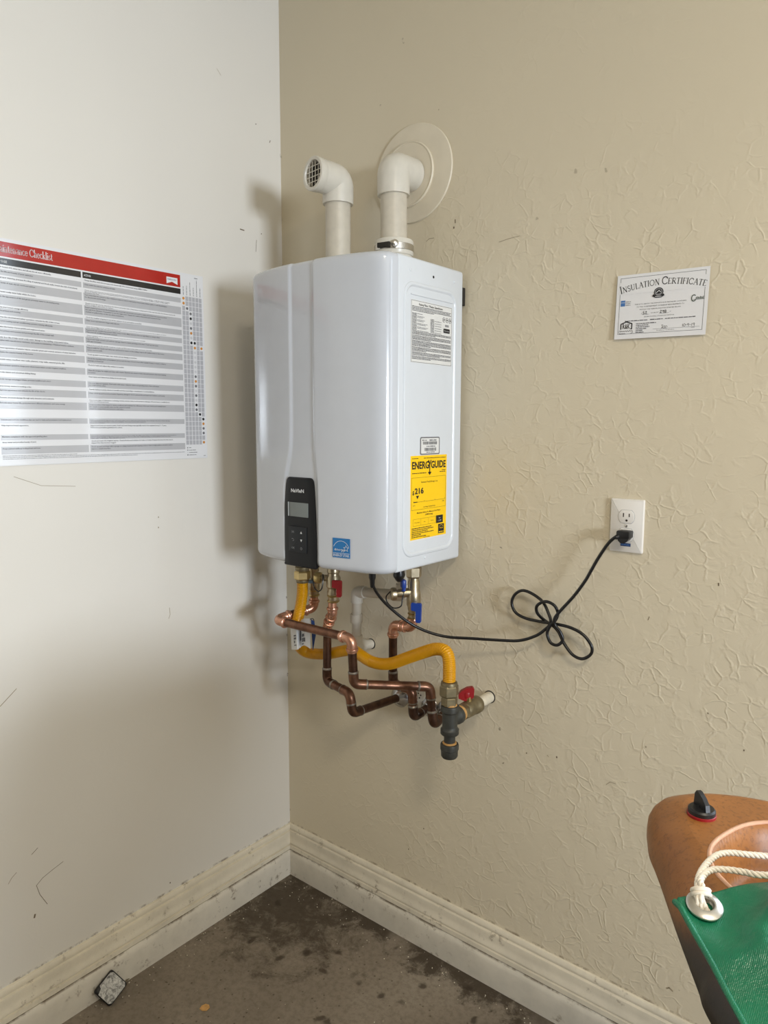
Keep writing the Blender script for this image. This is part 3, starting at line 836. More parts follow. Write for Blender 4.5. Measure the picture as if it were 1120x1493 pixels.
# rating plate label on the side
R_, U_ = (0, 1, 0), (0, 0, 1)
def side_label(name, mat, y0, z0, y1, z1, r=.0008):
    mb = MB(); mb.prism(rrect(y0, z0, y1, z1, r, 3), (SX - .0001, 0, 0), R_, U_, .0006)
    return mb.build(name, mat, heater)
rl = side_label('rating_label', 'label_white', -.2215, 1.5810, -.0615, 1.7165); rl['label'] = 'white rating label with dense small print'
pr = Print((SX + .0005, 0, 0), R_, U_)
pr.frame(-.2205, 1.5820, -.0625, 1.7155, .0008, 'inkgrey', 1)
pr.text('Rating Plate / Plaque Signalétique', -.146, 1.7065, .0046, 'ink', 2, width=.092, align='C', bold=.012)
z = 1.7020
for k in range(4):
    pr.words(-.2175, -.0660, z, .0017, 'inkgrey', 2, fill=(1, .97, 1, .55)[k], seed=k); z -= .0030
for k in range(15):
    zz = 1.6870 - k * .0026
    pr.words(-.2175, -.2010, zz, .0016, 'inkgrey', 2, seed=40 + k)
    if k % 3 != 1: pr.words(-.1990, -.1600 + .010 * (k > 7), zz, .0016, 'inkpale', 2, fill=.5 + .5 * ((k * 37) % 10) / 10, seed=60 + k)
for k in range(12):
    zz = 1.6800 - k * .0026
    pr.words(-.1480, -.1340, zz, .0016, 'inkgrey', 2, seed=80 + k)
    if k % 2: pr.words(-.1320, -.1050, zz, .0016, 'inkpale', 2, seed=95 + k)
for k in range(3):
    cx_ = -.0950 + .0125 * k
    pr.disc(cx_, 1.6855, .0052, 'inkgrey', 2, 16, 1.1); pr.disc(cx_, 1.6855, .0042, 'label_white', 3, 16, 1.1); pr.disc(cx_, 1.6855, .0022, 'ink', 4, 8)
pr.rect(-.0900, 1.6700, -.0750, 1.6750, 'inkpale', 2)
pr.poly(rrect(-.0965, 1.6560, -.0705, 1.6660, .002, 3), 'ink', 2); pr.text('US', -.094, 1.659, .0038, 'white_print', 3); pr.words(-.0860, -.0730, 1.6595, .002, 'inkpale', 3, seed=5)
z = 1.6480
k = 0
for blk in (3, 4, 5, 4, 3, 3):
    for i in range(blk):
        pr.words(-.2175, -.0660, z, .0017, 'inkgrey', 2, fill=1 if i < blk - 1 else .35 + .12 * (k % 5), seed=200 + k); z -= .0026; k += 1
    z -= .0009
pr.build('rating_print', rl)

# barcode label
bl = side_label('barcode_label', 'poster_grid', -.1840, 1.3752, -.1060, 1.4160, .0045); bl['label'] = 'small white barcode label with a dark grey border'
pr = Print((SX + .0005, 0, 0), R_, U_)
pr.poly(rrect(-.1840, 1.3752, -.1060, 1.4160, .0045, 4), 'dotgrey', 1)
pr.poly(rrect(-.1805, 1.3780, -.1095, 1.4132, .0028, 4), 'label_white', 2)
pr.disc(-.1735, 1.4085, .0020, 'ink', 3, 8); pr.words(-.1690, -.1580, 1.4075, .0020, 'inkgrey', 3, seed=1); pr.words(-.1480, -.1190, 1.4073, .0024, 'inkgrey', 3, seed=2)
rb = random.Random(3)
def bars(y0, y1, z0, z1):
    y = y0
    while y < y1:
        wdt = rb.choice((.0007, .0007, .0013, .0019)); pr.rect(y, z0, min(y + wdt, y1), z1, 'inkgrey', 3); y += wdt + rb.choice((.0007, .0012))
bars(-.1735, -.1175, 1.3985, 1.4055)
pr.words(-.1600, -.1250, 1.3935, .0022, 'inkgrey', 3, seed=4)
bars(-.1675, -.1205, 1.3835, 1.3910)
pr.words(-.1600, -.1270, 1.3800, .0018, 'inkgrey', 3, seed=6)
pr.build('barcode_print', bl)

# yellow energy label with a white border along the lower edge
el = side_label('energy_label', 'yellow_label', -.2190, 1.1815, -.0755, 1.3738, .0008); el['label'] = 'yellow energy label with black print'
mb = MB(); mb.prism(rrect(-.2235, 1.1775, -.0765, 1.3500, .0008, 2), (SX - .0002, 0, 0), R_, U_, .0005); mb.build('label_backing', 'label_white', heater)
pr = Print((SX + .0005, 0, 0), R_, U_)
K = 'ink'
pr.words(-.2140, -.1900, 1.3668, .0016, K, 2, seed=1); pr.words(-.1690, -.0800, 1.3668, .0016, K, 2, seed=2)
pr.text('ENERG', -.2140, 1.3440, .0165, K, 2, width=.0660, bold=.03, res=3)
pr.text('GUIDE', -.1405, 1.3440, .0165, K, 2, width=.0600, bold=.03, res=3)
pr.line([(-.1500, 1.3620), (-.1455, 1.3520), (-.1455, 1.3330)], .0032, K, 2); pr.line([(-.1405, 1.3620), (-.1455, 1.3520)], .0032, K, 2)
pr.poly([(-.1530, 1.3350), (-.1455, 1.3275), (-.1380, 1.3350)], K, 2)
pr.words(-.2140, -.1590, 1.3330, .0020, K, 2, seed=3); pr.words(-.0960, -.0805, 1.3370, .0018, K, 2, seed=4); pr.words(-.1050, -.0805, 1.3330, .0018, K, 2, seed=5)
pr.frame(-.2155, 1.2500, -.0795, 1.3240, .0005, K, 2)
pr.text('Estimated Yearly Energy Cost', -.1460, 1.3110, .0042, K, 2, width=.066, align='C')
pr.text('$', -.2120, 1.2855, .0090, K, 2, bold=.04); pr.text('216', -.2030, 1.2870, .0130, K, 2, width=.0340, bold=.035, res=3)
pr.poly([(-.1985, 1.2825), (-.1925, 1.2745), (-.1865, 1.2825)], K, 2)
pr.rect(-.2080, 1.2675, -.0830, 1.2680, K, 2); pr.rect(-.2080, 1.2670, -.1930, 1.2690, K, 2)
for q in (-.2080, -.1660, -.1240, -.0830): pr.rect(q, 1.2680, q + .0006, 1.2710, K, 2)
pr.text('$199', -.2090, 1.2590, .0030, K, 2); pr.text('$250', -.0930, 1.2620, .0030, K, 2)
pr.text('Cost Range of Similar Models', -.1460, 1.2535, .0032, K, 2, width=.048, align='C')
pr.text('Maximum Gallons Per Minute of Hot Water', -.1470, 1.2410, .0036, K, 2, width=.094, align='C', bold=.01)
pr.text('(GPM Rating)', -.1470, 1.2350, .0036, K, 2, width=.030, align='C', bold=.01)
pr.frame(-.2090, 1.2130, -.1190, 1.2290, .0004, K, 2)
pr.rect(-.1790, 1.2130, -.1786, 1.2290, K, 2); pr.rect(-.1490, 1.2130, -.1486, 1.2290, K, 2)
pr.text('Very Small', -.1940, 1.2195, .0026, K, 2, width=.019, align='C'); pr.text('Low', -.1640, 1.2195, .0026, K, 2, align='C'); pr.text('Medium', -.1335, 1.2195, .0026, K, 2, align='C')
pr.rect(-.1175, 1.2115, -.0895, 1.2300, K, 2); pr.text('High', -.1035, 1.2222, .0028, 'label_white', 3, align='C'); pr.text('5.6 GPM', -.1035, 1.2160, .0028, 'label_white', 3, width=.013, align='C')
for k in range(6): pr.words(-.2140, -.1280, 1.2065 - k * .0040, .0020, K, 2, fill=(.9, 1, .72, 1, .42, .66)[k], seed=20 + k)
pr.text('ftc.gov/energy', -.1560, 1.1832, .0028, K, 2, width=.026, align='C')
pr.rect(-.1085, 1.1860, -.0845, 1.2085, K, 2); pr.line(_arc(-.0965, 1.1985, .0085, .0075, 160, 20, 10), .0008, 'yellow_label', 3)
pr.line([(-.1045, 1.1985), (-.1015, 1.2000), (-.1000, 1.1975), (-.0975, 1.2000), (-.0955, 1.1970)], .0008, 'yellow_label', 3)
pr.line([(-.0925, 1.2005), (-.0895, 1.1975), (-.0935, 1.1985)], .0008, 'yellow_label', 3); pr.words(-.1065, -.0865, 1.1885, .0024, 'yellow_label', 3, seed=9)
pr.build('energy_print', el)
# black cable gland under the casing
mb = MB(); mb.lathe([(.010, .02), (.015, 0), (.014, -.005), (.008, -.014), (.005, -.017)], (0.5589, -0.1500, 1.0805), (0, 0, 1), 20)
gl = mb.build('cable_gland', 'rubber', heater)

# ================================================================== vents
def vent_elbow(t, p_pipe_top, corner, end, r):
    """a moulded elbow: vertical socket, sharp bend, horizontal socket"""
    corner, end, a = Vector(corner), Vector(end), Vector(p_pipe_top)
    d1 = (corner - a).normalized(); d2 = (end - corner).normalized()
    pts = [a, a + d1 * .006]
    b0, b1 = corner - d1 * r * .5, corner + d2 * r * .5
    pts.append(b0)
    for i in range(1, 8):
        s = i / 8
        pts.append(b0 * (1 - s) ** 2 + corner * 2 * s * (1 - s) + b1 * s * s)
    pts += [b1, end - d2 * .006, end]
    mb = MB(); mb.tube(pts, [r * .985, r] + [r] * (len(pts) - 4) + [r, r], 32)
    return mb.build('elbow', 'pvc', t)
tv = thing('vent_pipe', 'left white vent pipe on top of the heater, its elbow ending in a round grille', 'vent pipe', (.344, -.13, HZ1))
mb = MB(); mb.tube([(.344, -.13, HZ1 - .002), (.344, -.13, 2.01)], .0315, 32); mb.build('pipe', 'pvc_pipe', tv)
c0 = Vector((.345, -.13, 2.044)); d = Vector((-.16, -.98, .02)).normalized()
e0 = c0 + d * .071
# hollow mouth: elbow body, rim, dark bore, grille bars
vent_elbow(tv, (.344, -.13, 1.988), c0, e0 - d * .010, .0385)
x_, y_, z_ = basis(d)
mb = MB(); mb.lathe([(.0385, -.012), (.0400, -.010), (.0402, .006), (.0385, .008), (.0320, .008), (.0305, .0055), (.0305, -.006), (.0305, -.012)], e0 - d * .0, d, 36); mb.build('mouth_ring', 'pvc', tv)
mb = MB(); mb.lathe([(.0303, -.0095), (.0303, -.0085)], e0, d, 32); mb.build('bore', 'dark', tv)
gr = MB()
for k in (-1.5, -.5, .5, 1.5):
    for ax, bx in ((x_, y_), (y_, x_)):
        o_ = e0 + ax * (k * .0122) + d * .0035
        hl = math.sqrt(max(0, .0305 ** 2 - (k * .0122) ** 2))
        if ax is y_ and abs(k) > 1.6: continue
        gr.tube([o_ - bx * hl, o_ + bx * hl], .0010, 6)
gr.build('grille', 'pvc', tv)

te = thing('vent_pipe', 'right white vent pipe on top of the heater, its elbow turning into the wall flange', 'vent pipe', (.487, -.087, HZ1))
mb = MB(); mb.tube([(.489, -.087, HZ1 - .002), (.487, -.087, 2.01)], .0325, 32); mb.build('pipe', 'pvc_pipe', te)
vent_elbow(te, (.487, -.087, 1.992), (.486, -.087, 2.055), (.485, -.014, 2.059), .0392)
mb = MB(); mb.lathe([(.0335, .012), (.0460, .010), (.0475, .006), (.0475, -.022), (.0460, -.026), (.0440, -.027), (.0440, -.060)], (.489, -.087, 1.876), (0, 0, 1), 36); mb.build('collar', 'pvc', te)
mb = MB(); mb.lathe([(.0474, -.018), (.0484, -.017), (.0484, -.003), (.0474, -.002)], (.489, -.087, 1.877), (0, 0, 1), 36); cl = mb.build('clamp_band', 'steel', te)
mb = MB(); mb.lathe([(.007, 0), (.0085, .004), (.0085, .010), (.005, .012), (.001, .012)], (.517, -.121, 1.870), (.75, -.66, 0), 14); mb.build('clamp_screw', 'steel', cl)
mb = MB(); mb.box((.497, -.137, 1.868), (.034, .006, .012), Matrix.Rotation(.15, 3, 'Z'), .0015); mb.build('clamp_strap', 'dark', cl)
mb = MB(); mb.lathe([(.013, 0), (.013, .010), (.008, .015), (.001, .016)], (.565, -.10, HZ1 - .002), (0, 0, 1), 18); mb.build('plug_cap', 'rubber', te)

fl = MB(); fl.lathe([(.040, .0005), (.118, .0005), (.1180, .003), (.1165, .0048), (.100, .0062), (.079, .0075), (.040, .0075)], (.482, 0, 2.066), (0, -1, 0), 64)
tf = thing('wall_flange', 'large pale round two-step flange where the right vent pipe enters the wall', 'flange', (.482, 0, 2.066))
fl.build('base_disc', 'flange', tf, angle=25)
mb = MB(); mb.lathe([(.0395, .0072), (.079, .0072), (.0795, .0105), (.0778, .0128), (.076, .0128), (.0745, .0118), (.0400, .0118)], (.470, 0, 2.064), (0, -1, 0), 56)
mb.build('raised_ring', 'flange', tf, angle=25)

# ================================================================== copper pipes
CR = .0111
def copper_run(t, P, seg_mats, elb, end_escutcheon=True):
    """P: corner points; seg_mats: material per straight; elb: 'press' (bright, beaded) or 'solder' per inner corner"""
    P = [Vector(p) for p in P]
    n = len(P)
    cut = []
    for i in range(1, n - 1):
        L = min((P[i] - P[i - 1]).length, (P[i + 1] - P[i]).length)
        d1, d2 = (P[i] - P[i - 1]).normalized(), (P[i + 1] - P[i]).normalized()
        ang = d1.angle(d2)
        cut.append((min(.019 * math.tan(ang / 2) / math.tan(PI / 4), L * .42), d1, d2))
    for i in range(n - 1):
        a, b = P[i], P[i + 1]
        mb = MB(); mb.tube([a, b] if False else [a + (b - a).normalized() * (cut[i - 1][0] if i else 0), b - (b - a).normalized() * (cut[i][0] if i < n - 2 else 0)], CR, 20)
        mb.build('tube', seg_mats[i], t)
    for i in range(1, n - 1):
        c, d1, d2 = cut[i - 1]
        style = elb[i - 1]
        Lp, Ln = (P[i] - P[i - 1]).length, (P[i + 1] - P[i]).length
        lp = min(.016, max(.002, Lp * .5 - c)); ln = min(.016, max(.002, Ln * .5 - c))
        b0, b1 = P[i] - d1 * c, P[i] + d2 * c
        pts = [b0 - d1 * lp]
        for k in range(11):
            s = k / 10
            pts.append(b0 * (1 - s) ** 2 + P[i] * 2 * s * (1 - s) + b1 * s * s)
        pts.append(b1 + d2 * ln)
        rr = CR * 1.14
        mb = MB(); mb.tube(pts, rr, 20)
        if style == 'press':
            e = mb.build('elbow', 'copper_new', t)
            for o, d in ((b0 - d1 * lp * .55, d1), (b1 + d2 * ln * .55, d2)):
                mb = MB(); mb.lathe([(rr, -.0045), (rr * 1.17, -.003), (rr * 1.22, 0), (rr * 1.17, .003), (rr, .0045)], o, d, 20)
                mb.build('press_bead', 'copper_new', e)
        else:
            e = mb.build('elbow', 'copper_mid' if style == 'mid' else 'copper_old', t)
            for o, d in ((b0 - d1 * lp, -d1), (b1 + d2 * ln, d2)):
                mb = MB(); mb.lathe([(rr * 1.03, -.0022), (rr * 1.05, .0002), (CR * 1.02, .0030)], o, d, 20)
                mb.build('solder_ring', 'solder', e)
    if end_escutcheon:
        e = P[-1]
        mb = MB(); mb.lathe([(.0115, .016), (.0135, .015), (.019, .010), (.026, .005), (.029, .0012), (.029, .0002), (.011, .0002)], (e.x, 0, e.z), (0, -1, 0), 32)
        mb.build('escutcheon', 'chrome', t)

A = [(0.2677, -0.1500, 0.9922), (0.2672, -0.1500, 0.9503), (.2185, -.250, .929), (.488, -.245, .929), (.486, -.235, .811), (.601, -.075, .786), (.610, -.070, .683), (.602, .0, .698)]
ta = thing('copper_pipe', 'foremost copper pipe, its long bright run reaching furthest left under the heater', 'copper pipe', (.602, 0, .698))
copper_run(ta, A, ['copper_new', 'copper_old', 'copper_mid', 'copper_old', 'copper_mid', 'copper_old', 'copper_old'], ['press', 'press', 'press', 'mid', 'mid', 'solder'])
B = [(.362, -.178, .995), (.362, -.178, .955), (.331, -.165, .915), (.328, -.165, .762), (.441, -.200, .766), (.446, -.195, .713), (.447, .0, .698)]
tb = thing('copper_pipe', 'copper pipe dropping straight down from the red-handled valve, behind the foremost pipe', 'copper pipe', (.447, 0, .698))
copper_run(tb, B, ['copper_new', 'copper_new', 'copper_old', 'copper_mid', 'copper_mid', 'copper_old'], ['press', 'press', 'solder', 'mid', 'solder'])
Cc = [(.564, -.100, .985), (.564, -.100, .937), (.501, -.100, .935), (.494, -.090, .772), (.553, -.085, .768), (.550, -.075, .691), (.547, .0, .696)]
tc_ = thing('copper_pipe', 'right copper pipe, from the blue-handled valve through a bright S-bend, down behind the others', 'copper pipe', (.547, 0, .696))
copper_run(tc_, Cc, ['copper_new', 'copper_new', 'copper_old', 'copper_old', 'copper_mid', 'copper_old'], ['press', 'press', 'solder', 'mid', 'solder'])
# white plate with punched dots on the wall behind the pipes
tp = thing('wall_plate', 'small white dotted plate on the wall behind the copper pipes', 'wall plate', (.515, 0, .705))
mb = MB(); mb.box((.516, -.004, .712), (.040, .008, .052), bevel=.002); mb.build('plate', 'pvc', tp)
for k, (u, v) in enumerate(((-.010, .012), (0, .016), (.008, .012), (-.006, .002), (.004, .004), (-.010, -.010))):
    mb = MB(); mb.lathe([(.0022, 0), (.0022, .0006), (.001, .0006)], (.516 + u, -.0078, .712 + v), (0, -1, 0), 10); mb.build('dot', 'dark', tp)

# ================================================================== isolation valves
def hexnut(o, axis, r, h, name, mat, t):
    mb = MB(); mb.lathe([(r * .86, 0), (r, h * .14), (r, h * .86), (r * .86, h)], o, axis, 6, phase=.35)
    return mb.build(name, mat, t, angle=15)
def lever(t, o, axis, w_, drop, mat, side=(1, 0, 0)):
    """cast handle: hub plate on the stem and a flat wing bent downward"""
    ax, sd = Vector(axis).normalized(), Vector(side).normalized()
    mb = MB(); mb.lathe([(.007, -.006), (.007, 0), (.0095, .001), (.0095, .007), (.004, .008)], o, axis, 14)
    o = Vector(o)
    rot = Matrix((sd, ax.cross(sd) * -1, ax)).transposed() if False else None
    z = Vector((0, 0, 1))
    poly = [(-.013, -.009), (-.001, -.011), (-.001, -drop), (.001, -drop - .003), (.010, -drop - .003), (.012, -drop), (.013, .006), (.011, .010), (-.011, .010), (-.013, .007)]
    mb.prism(poly, o + ax * .004, sd, z, -.007 if sd.cross(z).dot(ax) < 0 else .007)
    return mb.build('lever', mat, t, angle=25)
def strap(t, pts):
    mb = MB(); mb.tube(crom(pts, 6), .0016, 8); return mb.build('cap_strap', 'rubber', t)

# red-handled hot valve
th = thing('isolation_valve', 'brass valve with red lever under the heater, above the middle copper pipe', 'valve', (.366, -.178, .995))
vx, vy = .366, -.178
hexnut((vx, vy, 1.082), (0, 0, 1), .021, .026, 'union_nut', 'bronze', th)
mb = MB(); mb.lathe([(.012, .112), (.014, .084), (.0165, .080), (.0165, .066), (.0145, .064), (.0145, .058), (.0185, .052), (.0185, .028), (.0150, .024), (.0150, .018), (.0165, .016), (.0165, .008), (.0140, .006), (.0140, -.006), (.0120, -.014)], (vx, vy, 1.000), (0, 0, 1), 24)
mb.build('body', 'bronze', th)
for hz in (1.004, .990):
    mb = MB(); mb.lathe([(.0145, -.003), (.0165, 0), (.0145, .003)], (vx - .001, vy, hz), (0, 0, 1), 20); mb.build('press_bead', 'brass', th)
lever(th, (vx + .022, vy - .006, 1.040), (.35, -.94, 0), .022, .030, 'red_lever', (.94, .35, 0))
mb = MB(); mb.tube([(vx, vy, 1.050), (vx - .030, vy - .018, 1.050)], .0085, 16); mb.build('drain_port', 'bronze', th)
mb = MB(); mb.lathe([(.0100, 0), (.0150, .002), (.0155, .014), (.0120, .019), (.002, .020)], (vx - .026, vy - .016, 1.050), (-.86, -.5, 0), 12); mb.build('drain_cap', 'brass', th)
strap(th, [(vx - .030, vy - .024, 1.062), (vx - .042, vy - .030, 1.046), (vx - .040, vy - .030, 1.026), (vx - .026, vy - .030, 1.017), (vx - .015, vy - .028, 1.026), (vx - .014, vy - .024, 1.048), (vx - .020, vy - .018, 1.060)])

# left hot-outlet valve with the grey-blue lever
tg = thing('isolation_valve', 'brass valve with small blue-grey lever, half hidden behind the yellow gas hose', 'valve', (.2665, -.150, .995))
vx, vy = .2665, -.150
hexnut((vx, vy, 1.078), (0, 0, 1), .0185, .026, 'union_nut', 'bronze', tg)
mb = MB(); mb.lathe([(.012, .112), (.013, .082), (.0150, .078), (.0150, .060), (.0120, .056), (.0120, .038), (.0165, .034), (.0165, .010), (.0140, .006), (.0140, -.006), (.0120, -.012)], (vx, vy, .992), (0, 0, 1), 24)
mb.build('body', 'bronze', tg)
for hz in (1.000, .986):
    mb = MB(); mb.lathe([(.0142, -.003), (.0162, 0), (.0142, .003)], (vx, vy, hz), (0, 0, 1), 20); mb.build('press_bead', 'brass', tg)
mb = MB(); mb.box((vx + .004, vy - .018, 1.026), (.036, .010, .009), Matrix.Rotation(.5, 3, 'Z'), .003); mb.build('lever', 'grey_lever', tg)

# cold valve with two blue handles and a capped drain port
tk = thing('isolation_valve', 'brass valve assembly with two blue handles and capped side port, right under the heater', 'valve', (.568, -.1, .985))
vx, vy = .5675, -.100
hexnut((vx - .001, vy, 1.066), (0, 0, 1), .0195, .030, 'union_nut', 'bronze', tk)
mb = MB(); mb.lathe([(.012, .112), (.0145, .094), (.0145, .086), (.0125, .084), (.0125, .060), (.0150, .056), (.0150, .034), (.0170, .030), (.0178, .018), (.0178, -.002), (.0150, -.008), (.0150, -.014), (.0128, -.020), (.0128, -.038)], (vx - .001, vy, 1.000), (0, 0, 1), 24)
mb.build('body', 'bronze', tk)
for hz in (.975, .964):
    mb = MB(); mb.lathe([(.0125, -.003), (.0148, 0), (.0125, .003)], (vx - .002, vy, hz), (0, 0, 1), 20); mb.build('press_bead', 'brass', tk)
mb = MB(); mb.tube([(vx, vy, 1.030), (vx - .022, vy - .026, 1.028), (vx - .030, vy - .036, 1.027)], [.0115, .0115, .0090], 18); mb.build('drain_port', 'bronze', tk)
mb = MB(); mb.lathe([(.010, 0), (.0155, .002), (.0165, .006), (.0165, .012), (.0130, .016), (.002, .017)], (vx - .028, vy - .034, 1.027), (-.64, -.77, 0), 14); mb.build('drain_cap', 'bronze', tk)
strap(tk, [(vx - .036, vy - .048, 1.035), (vx - .050, vy - .048, 1.020), (vx - .048, vy - .046, 1.004), (vx - .030, vy - .044, .993), (vx - .012, vy - .038, .999), (vx - .012, vy - .032, 1.016), (vx - .010, vy - .026, 1.040)])
mb = MB(); mb.box((vx - .006, vy - .036, 1.056), (.018, .012, .022), Matrix.Rotation(-.6, 3, 'Z'), .004); mb.box((vx - .013, vy - .038, 1.066), (.016, .009, .010), Matrix.Rotation(-.6, 3, 'Z'), .003)
mb.box((vx - .008, vy - .032, 1.042), (.008, .008, .012), None, .002); mb.build('drain_handle', 'blue_lever', tk)
lever(tk, (vx + .024, vy - .018, 1.001), (.30, -.95, 0), .022, .036, 'blue_lever', (.95, .30, 0))

# ================================================================== gas line
tgas = thing('gas_hose', 'yellow corrugated flexible gas hose looping from the heater to the black gas tee', 'gas hose', (.73, -.178, .851))
hp = [(0.2777, -0.2030, 1.0365), (0.2772, -0.2030, 1.0069), (0.2739, -0.2040, 0.9788), (0.2677, -0.2060, 0.9485), (0.2549, -0.2030, 0.9138), (0.2387, -0.1880, 0.8732), (0.2282, -0.1680, 0.8376), (0.2344, -0.1480, 0.8183), (0.2662, -0.1400, 0.8180), (0.3110, -0.1380, 0.8277), (0.3609, -0.1430, 0.8459), (0.4061, -0.1500, 0.8597), (0.4438, -0.1580, 0.8548), (0.4755, -0.1600, 0.8475), (0.5092, -0.1600, 0.8477), (0.5466, -0.1600, 0.8575), (0.5907, -0.1620, 0.8796), (0.6407, -0.1660, 0.9047), (0.6811, -0.1700, 0.9231), (0.7090, -0.1740, 0.9273), (0.7226, -0.1770, 0.9195), (0.7273, -0.1780, 0.9029), (0.7282, -0.1780, 0.8803), (0.7282, -0.1780, 0.8493)]
path = resample(crom(hp, 10), .00082)
rad = []
for i in range(len(path)):
    t = i / (len(path) - 1)
    amp = .0019 if (t < .24 or t > .60) else .0005
    rad.append(.0150 - amp * (.5 - .5 * math.cos(2 * PI * i / 5.0)) ** 2)
mb = MB(); mb.tube(path, rad, 18); mb.build('hose', 'yellow_hose', tgas, angle=80)
q = Vector(hp[0])
mb = MB(); mb.lathe([(.0150, -.006), (.0165, -.004), (.0165, .002)], (q.x, q.y, q.z), (0, 0, 1), 24); mb.build('ferrule', 'old_brass', tgas)
hexnut((q.x, q.y, q.z + .002), (0, 0, 1), .0215, .024, 'flare_nut', 'brass', tgas)
mb = MB(); mb.lathe([(.017, 0), (.019, .004), (.019, .010), (.014, .012), (.014, .034)], (q.x, q.y, q.z + .026), (0, 0, 1), 20); mb.build('inlet', 'old_brass', tgas)
q = Vector(hp[-1])
hexnut((q.x, q.y, q.z - .026), (0, 0, 1), .0225, .028, 'flare_nut', 'old_brass', tgas)
mb = MB(); mb.lathe([(.0145, .030), (.0185, .028), (.0195, .024), (.0195, .020)], (q.x, q.y, q.z - .020), (0, 0, 1), 20); mb.build('ferrule', 'old_brass', tgas)
hexnut((q.x + .001, q.y, q.z - .048), (0, 0, 1), .0195, .022, 'adapter', 'old_brass', tgas)

tt = thing('gas_tee', 'black iron gas tee with drip leg hanging below, piped into the wall on the right', 'gas fitting', (.731, 0, .769))
gx, gy, gz = .7315, -.178, .7690
mb = MB(); mb.lathe([(.0150, .034), (.0205, .033), (.0215, .030), (.0215, .020), (.0180, .016), (.0175, -.016), (.0180, -.020), (.0215, -.024), (.0215, -.034), (.0200, -.036), (.0140, -.036)], (gx, gy, gz), (0, 0, 1), 28)
mb.lathe([(.0175, 0), (.0175, .018), (.0205, .022), (.0212, .026), (.0212, .034), (.0195, .036), (.014, .036)], (gx, gy, gz), (0, 1, 0), 28)
mb.build('tee', 'iron', tt)
mb = MB(); mb.lathe([(.0128, .038), (.0160, .037), (.0168, .033), (.0150, .032)], (gx, gy, gz), (0, 0, 1), 22); mb.build('thread_sealant', 'sealant', tt)
mb = MB(); mb.lathe([(.0133, -.030), (.0133, -.064)], (gx, gy, gz), (0, 0, 1), 22); mb.build('nipple', 'iron', tt)
mb = MB(); mb.lathe([(.0150, -.058), (.0205, -.059), (.0215, -.062), (.0215, -.072), (.0198, -.074), (.0195, -.088), (.0170, -.092), (.002, -.093)], (gx, gy, gz), (0, 0, 1), 24); mb.build('drip_cap', 'iron', tt)
mb = MB(); mb.lathe([(.0133, -.055), (.0165, -.0565), (.0165, -.0585), (.014, -.0590)], (gx, gy, gz), (0, 0, 1), 22); mb.build('thread_sealant', 'sealant', tt)
mb = MB(); mb.tube([(gx, gy + .030, gz), (gx, -.125, gz)], .0133, 22); mb.build('nipple', 'iron', tt)

tw = thing('gas_shutoff', 'brass gas shut-off valve with dark red lever on the white wall stub', 'valve', (.731, 0, .769))
hexnut((gx, -.131, gz), (0, 1, 0), .0215, .014, 'valve_nut', 'old_brass', tw)
mb = MB(); mb.lathe([(.0150, -.003), (.0185, 0), (.0185, .005), (.015, .007)], (gx, -.137, gz), (0, 1, 0), 22); mb.build('thread_sealant', 'sealant', tw)
mb = MB(); mb.lathe([(.0170, 0), (.0195, .004), (.0200, .020), (.0200, .040), (.0215, .042), (.0215, .056), (.0190, .060), (.013, .060)], (gx, -.117, gz), (0, 1, 0), 26); mb.build('valve_body', 'old_brass', tw)
mb = MB(); mb.lathe([(.007, 0), (.007, .014), (.003, .015)], (gx, -.098, gz + .016), (0, 0, 1), 12); mb.build('stem', 'brass', tw)
LR = Vector((.80, .60, 0))
mb = MB(); mb.prism([(-.020, -.006), (-.006, -.012), (.006, -.010), (.016, -.002), (.017, .018), (.013, .022), (.000, .020), (-.014, .012), (-.020, .004)], Vector((gx - .004, -.100, gz + .032)) + Vector((.6, -.8, 0)) * .006, LR, (0, 0, 1), -.013)
mb.box((gx - .004, -.100, gz + .034), (.012, .016, .016), Matrix.Rotation(.64, 3, 'Z'), .003); mb.build('lever', 'red_lever', tw)
mb = MB(); mb.tube([(gx, -.060, gz), (gx, -.001, gz)], .0138, 22); mb.build('wall_stub', 'white_pipe', tw)
mb = MB(); mb.lathe([(.0160, .0002), (.0160, .0018), (.0135, .0022)], (gx, 0, gz), (0, -1, 0), 22); mb.build('wall_hole', 'dark', tw)

# crumpled paper tag tied on the hose
tgm = thing('hose_tag', 'crumpled white paper tag with print, hanging on the gas hose behind the copper pipe', 'tag', (0.2820, -0.2120, 0.8927))
L0, L1 = Vector((0.2417, -0.2140, 0.9288)), Vector((0.2460, -0.2120, 0.8442))
ctrl = [((0.2392, -0.2120, 0.9091), (0.2433, -0.2120, 0.8437)), ((0.2722, -0.2220, 0.9228), (0.2782, -0.2240, 0.8537)), ((0.2707, -0.2080, 0.9251), (0.2721, -0.2080, 0.8542)), ((0.2965, -0.2180, 0.9392), (0.2980, -0.2180, 0.8674)), ((0.3233, -0.2220, 0.9447), (0.3207, -0.2180, 0.8627))]
tops, bots = crom([c[0] for c in ctrl], 6), crom([c[1] for c in ctrl], 6)
mb = MB(); nrm = Vector((.5, -.86, 0))
rings = []
for a, b in zip(tops, bots):
    rings.append([a + nrm * .0006, b + nrm * .0006, b - nrm * .0002, a - nrm * .0002])
mb.ring_faces(rings); mb.build('paper', 'label_white', tgm, angle=60)
mb = MB()
rings = []
def strip(i0, i1, f0, f1, mat, name):
    m2 = MB(); rr = []
    for i in range(i0, i1 + 1):
        a, b = tops[i], bots[i]
        p, q2 = a.lerp(b, f0), a.lerp(b, f1)
        rr.append([p + nrm * .0010, q2 + nrm * .0010, q2 + nrm * .0007, p + nrm * .0007])
    m2.ring_faces(rr); return m2.build(name, mat, tgm, angle=60)
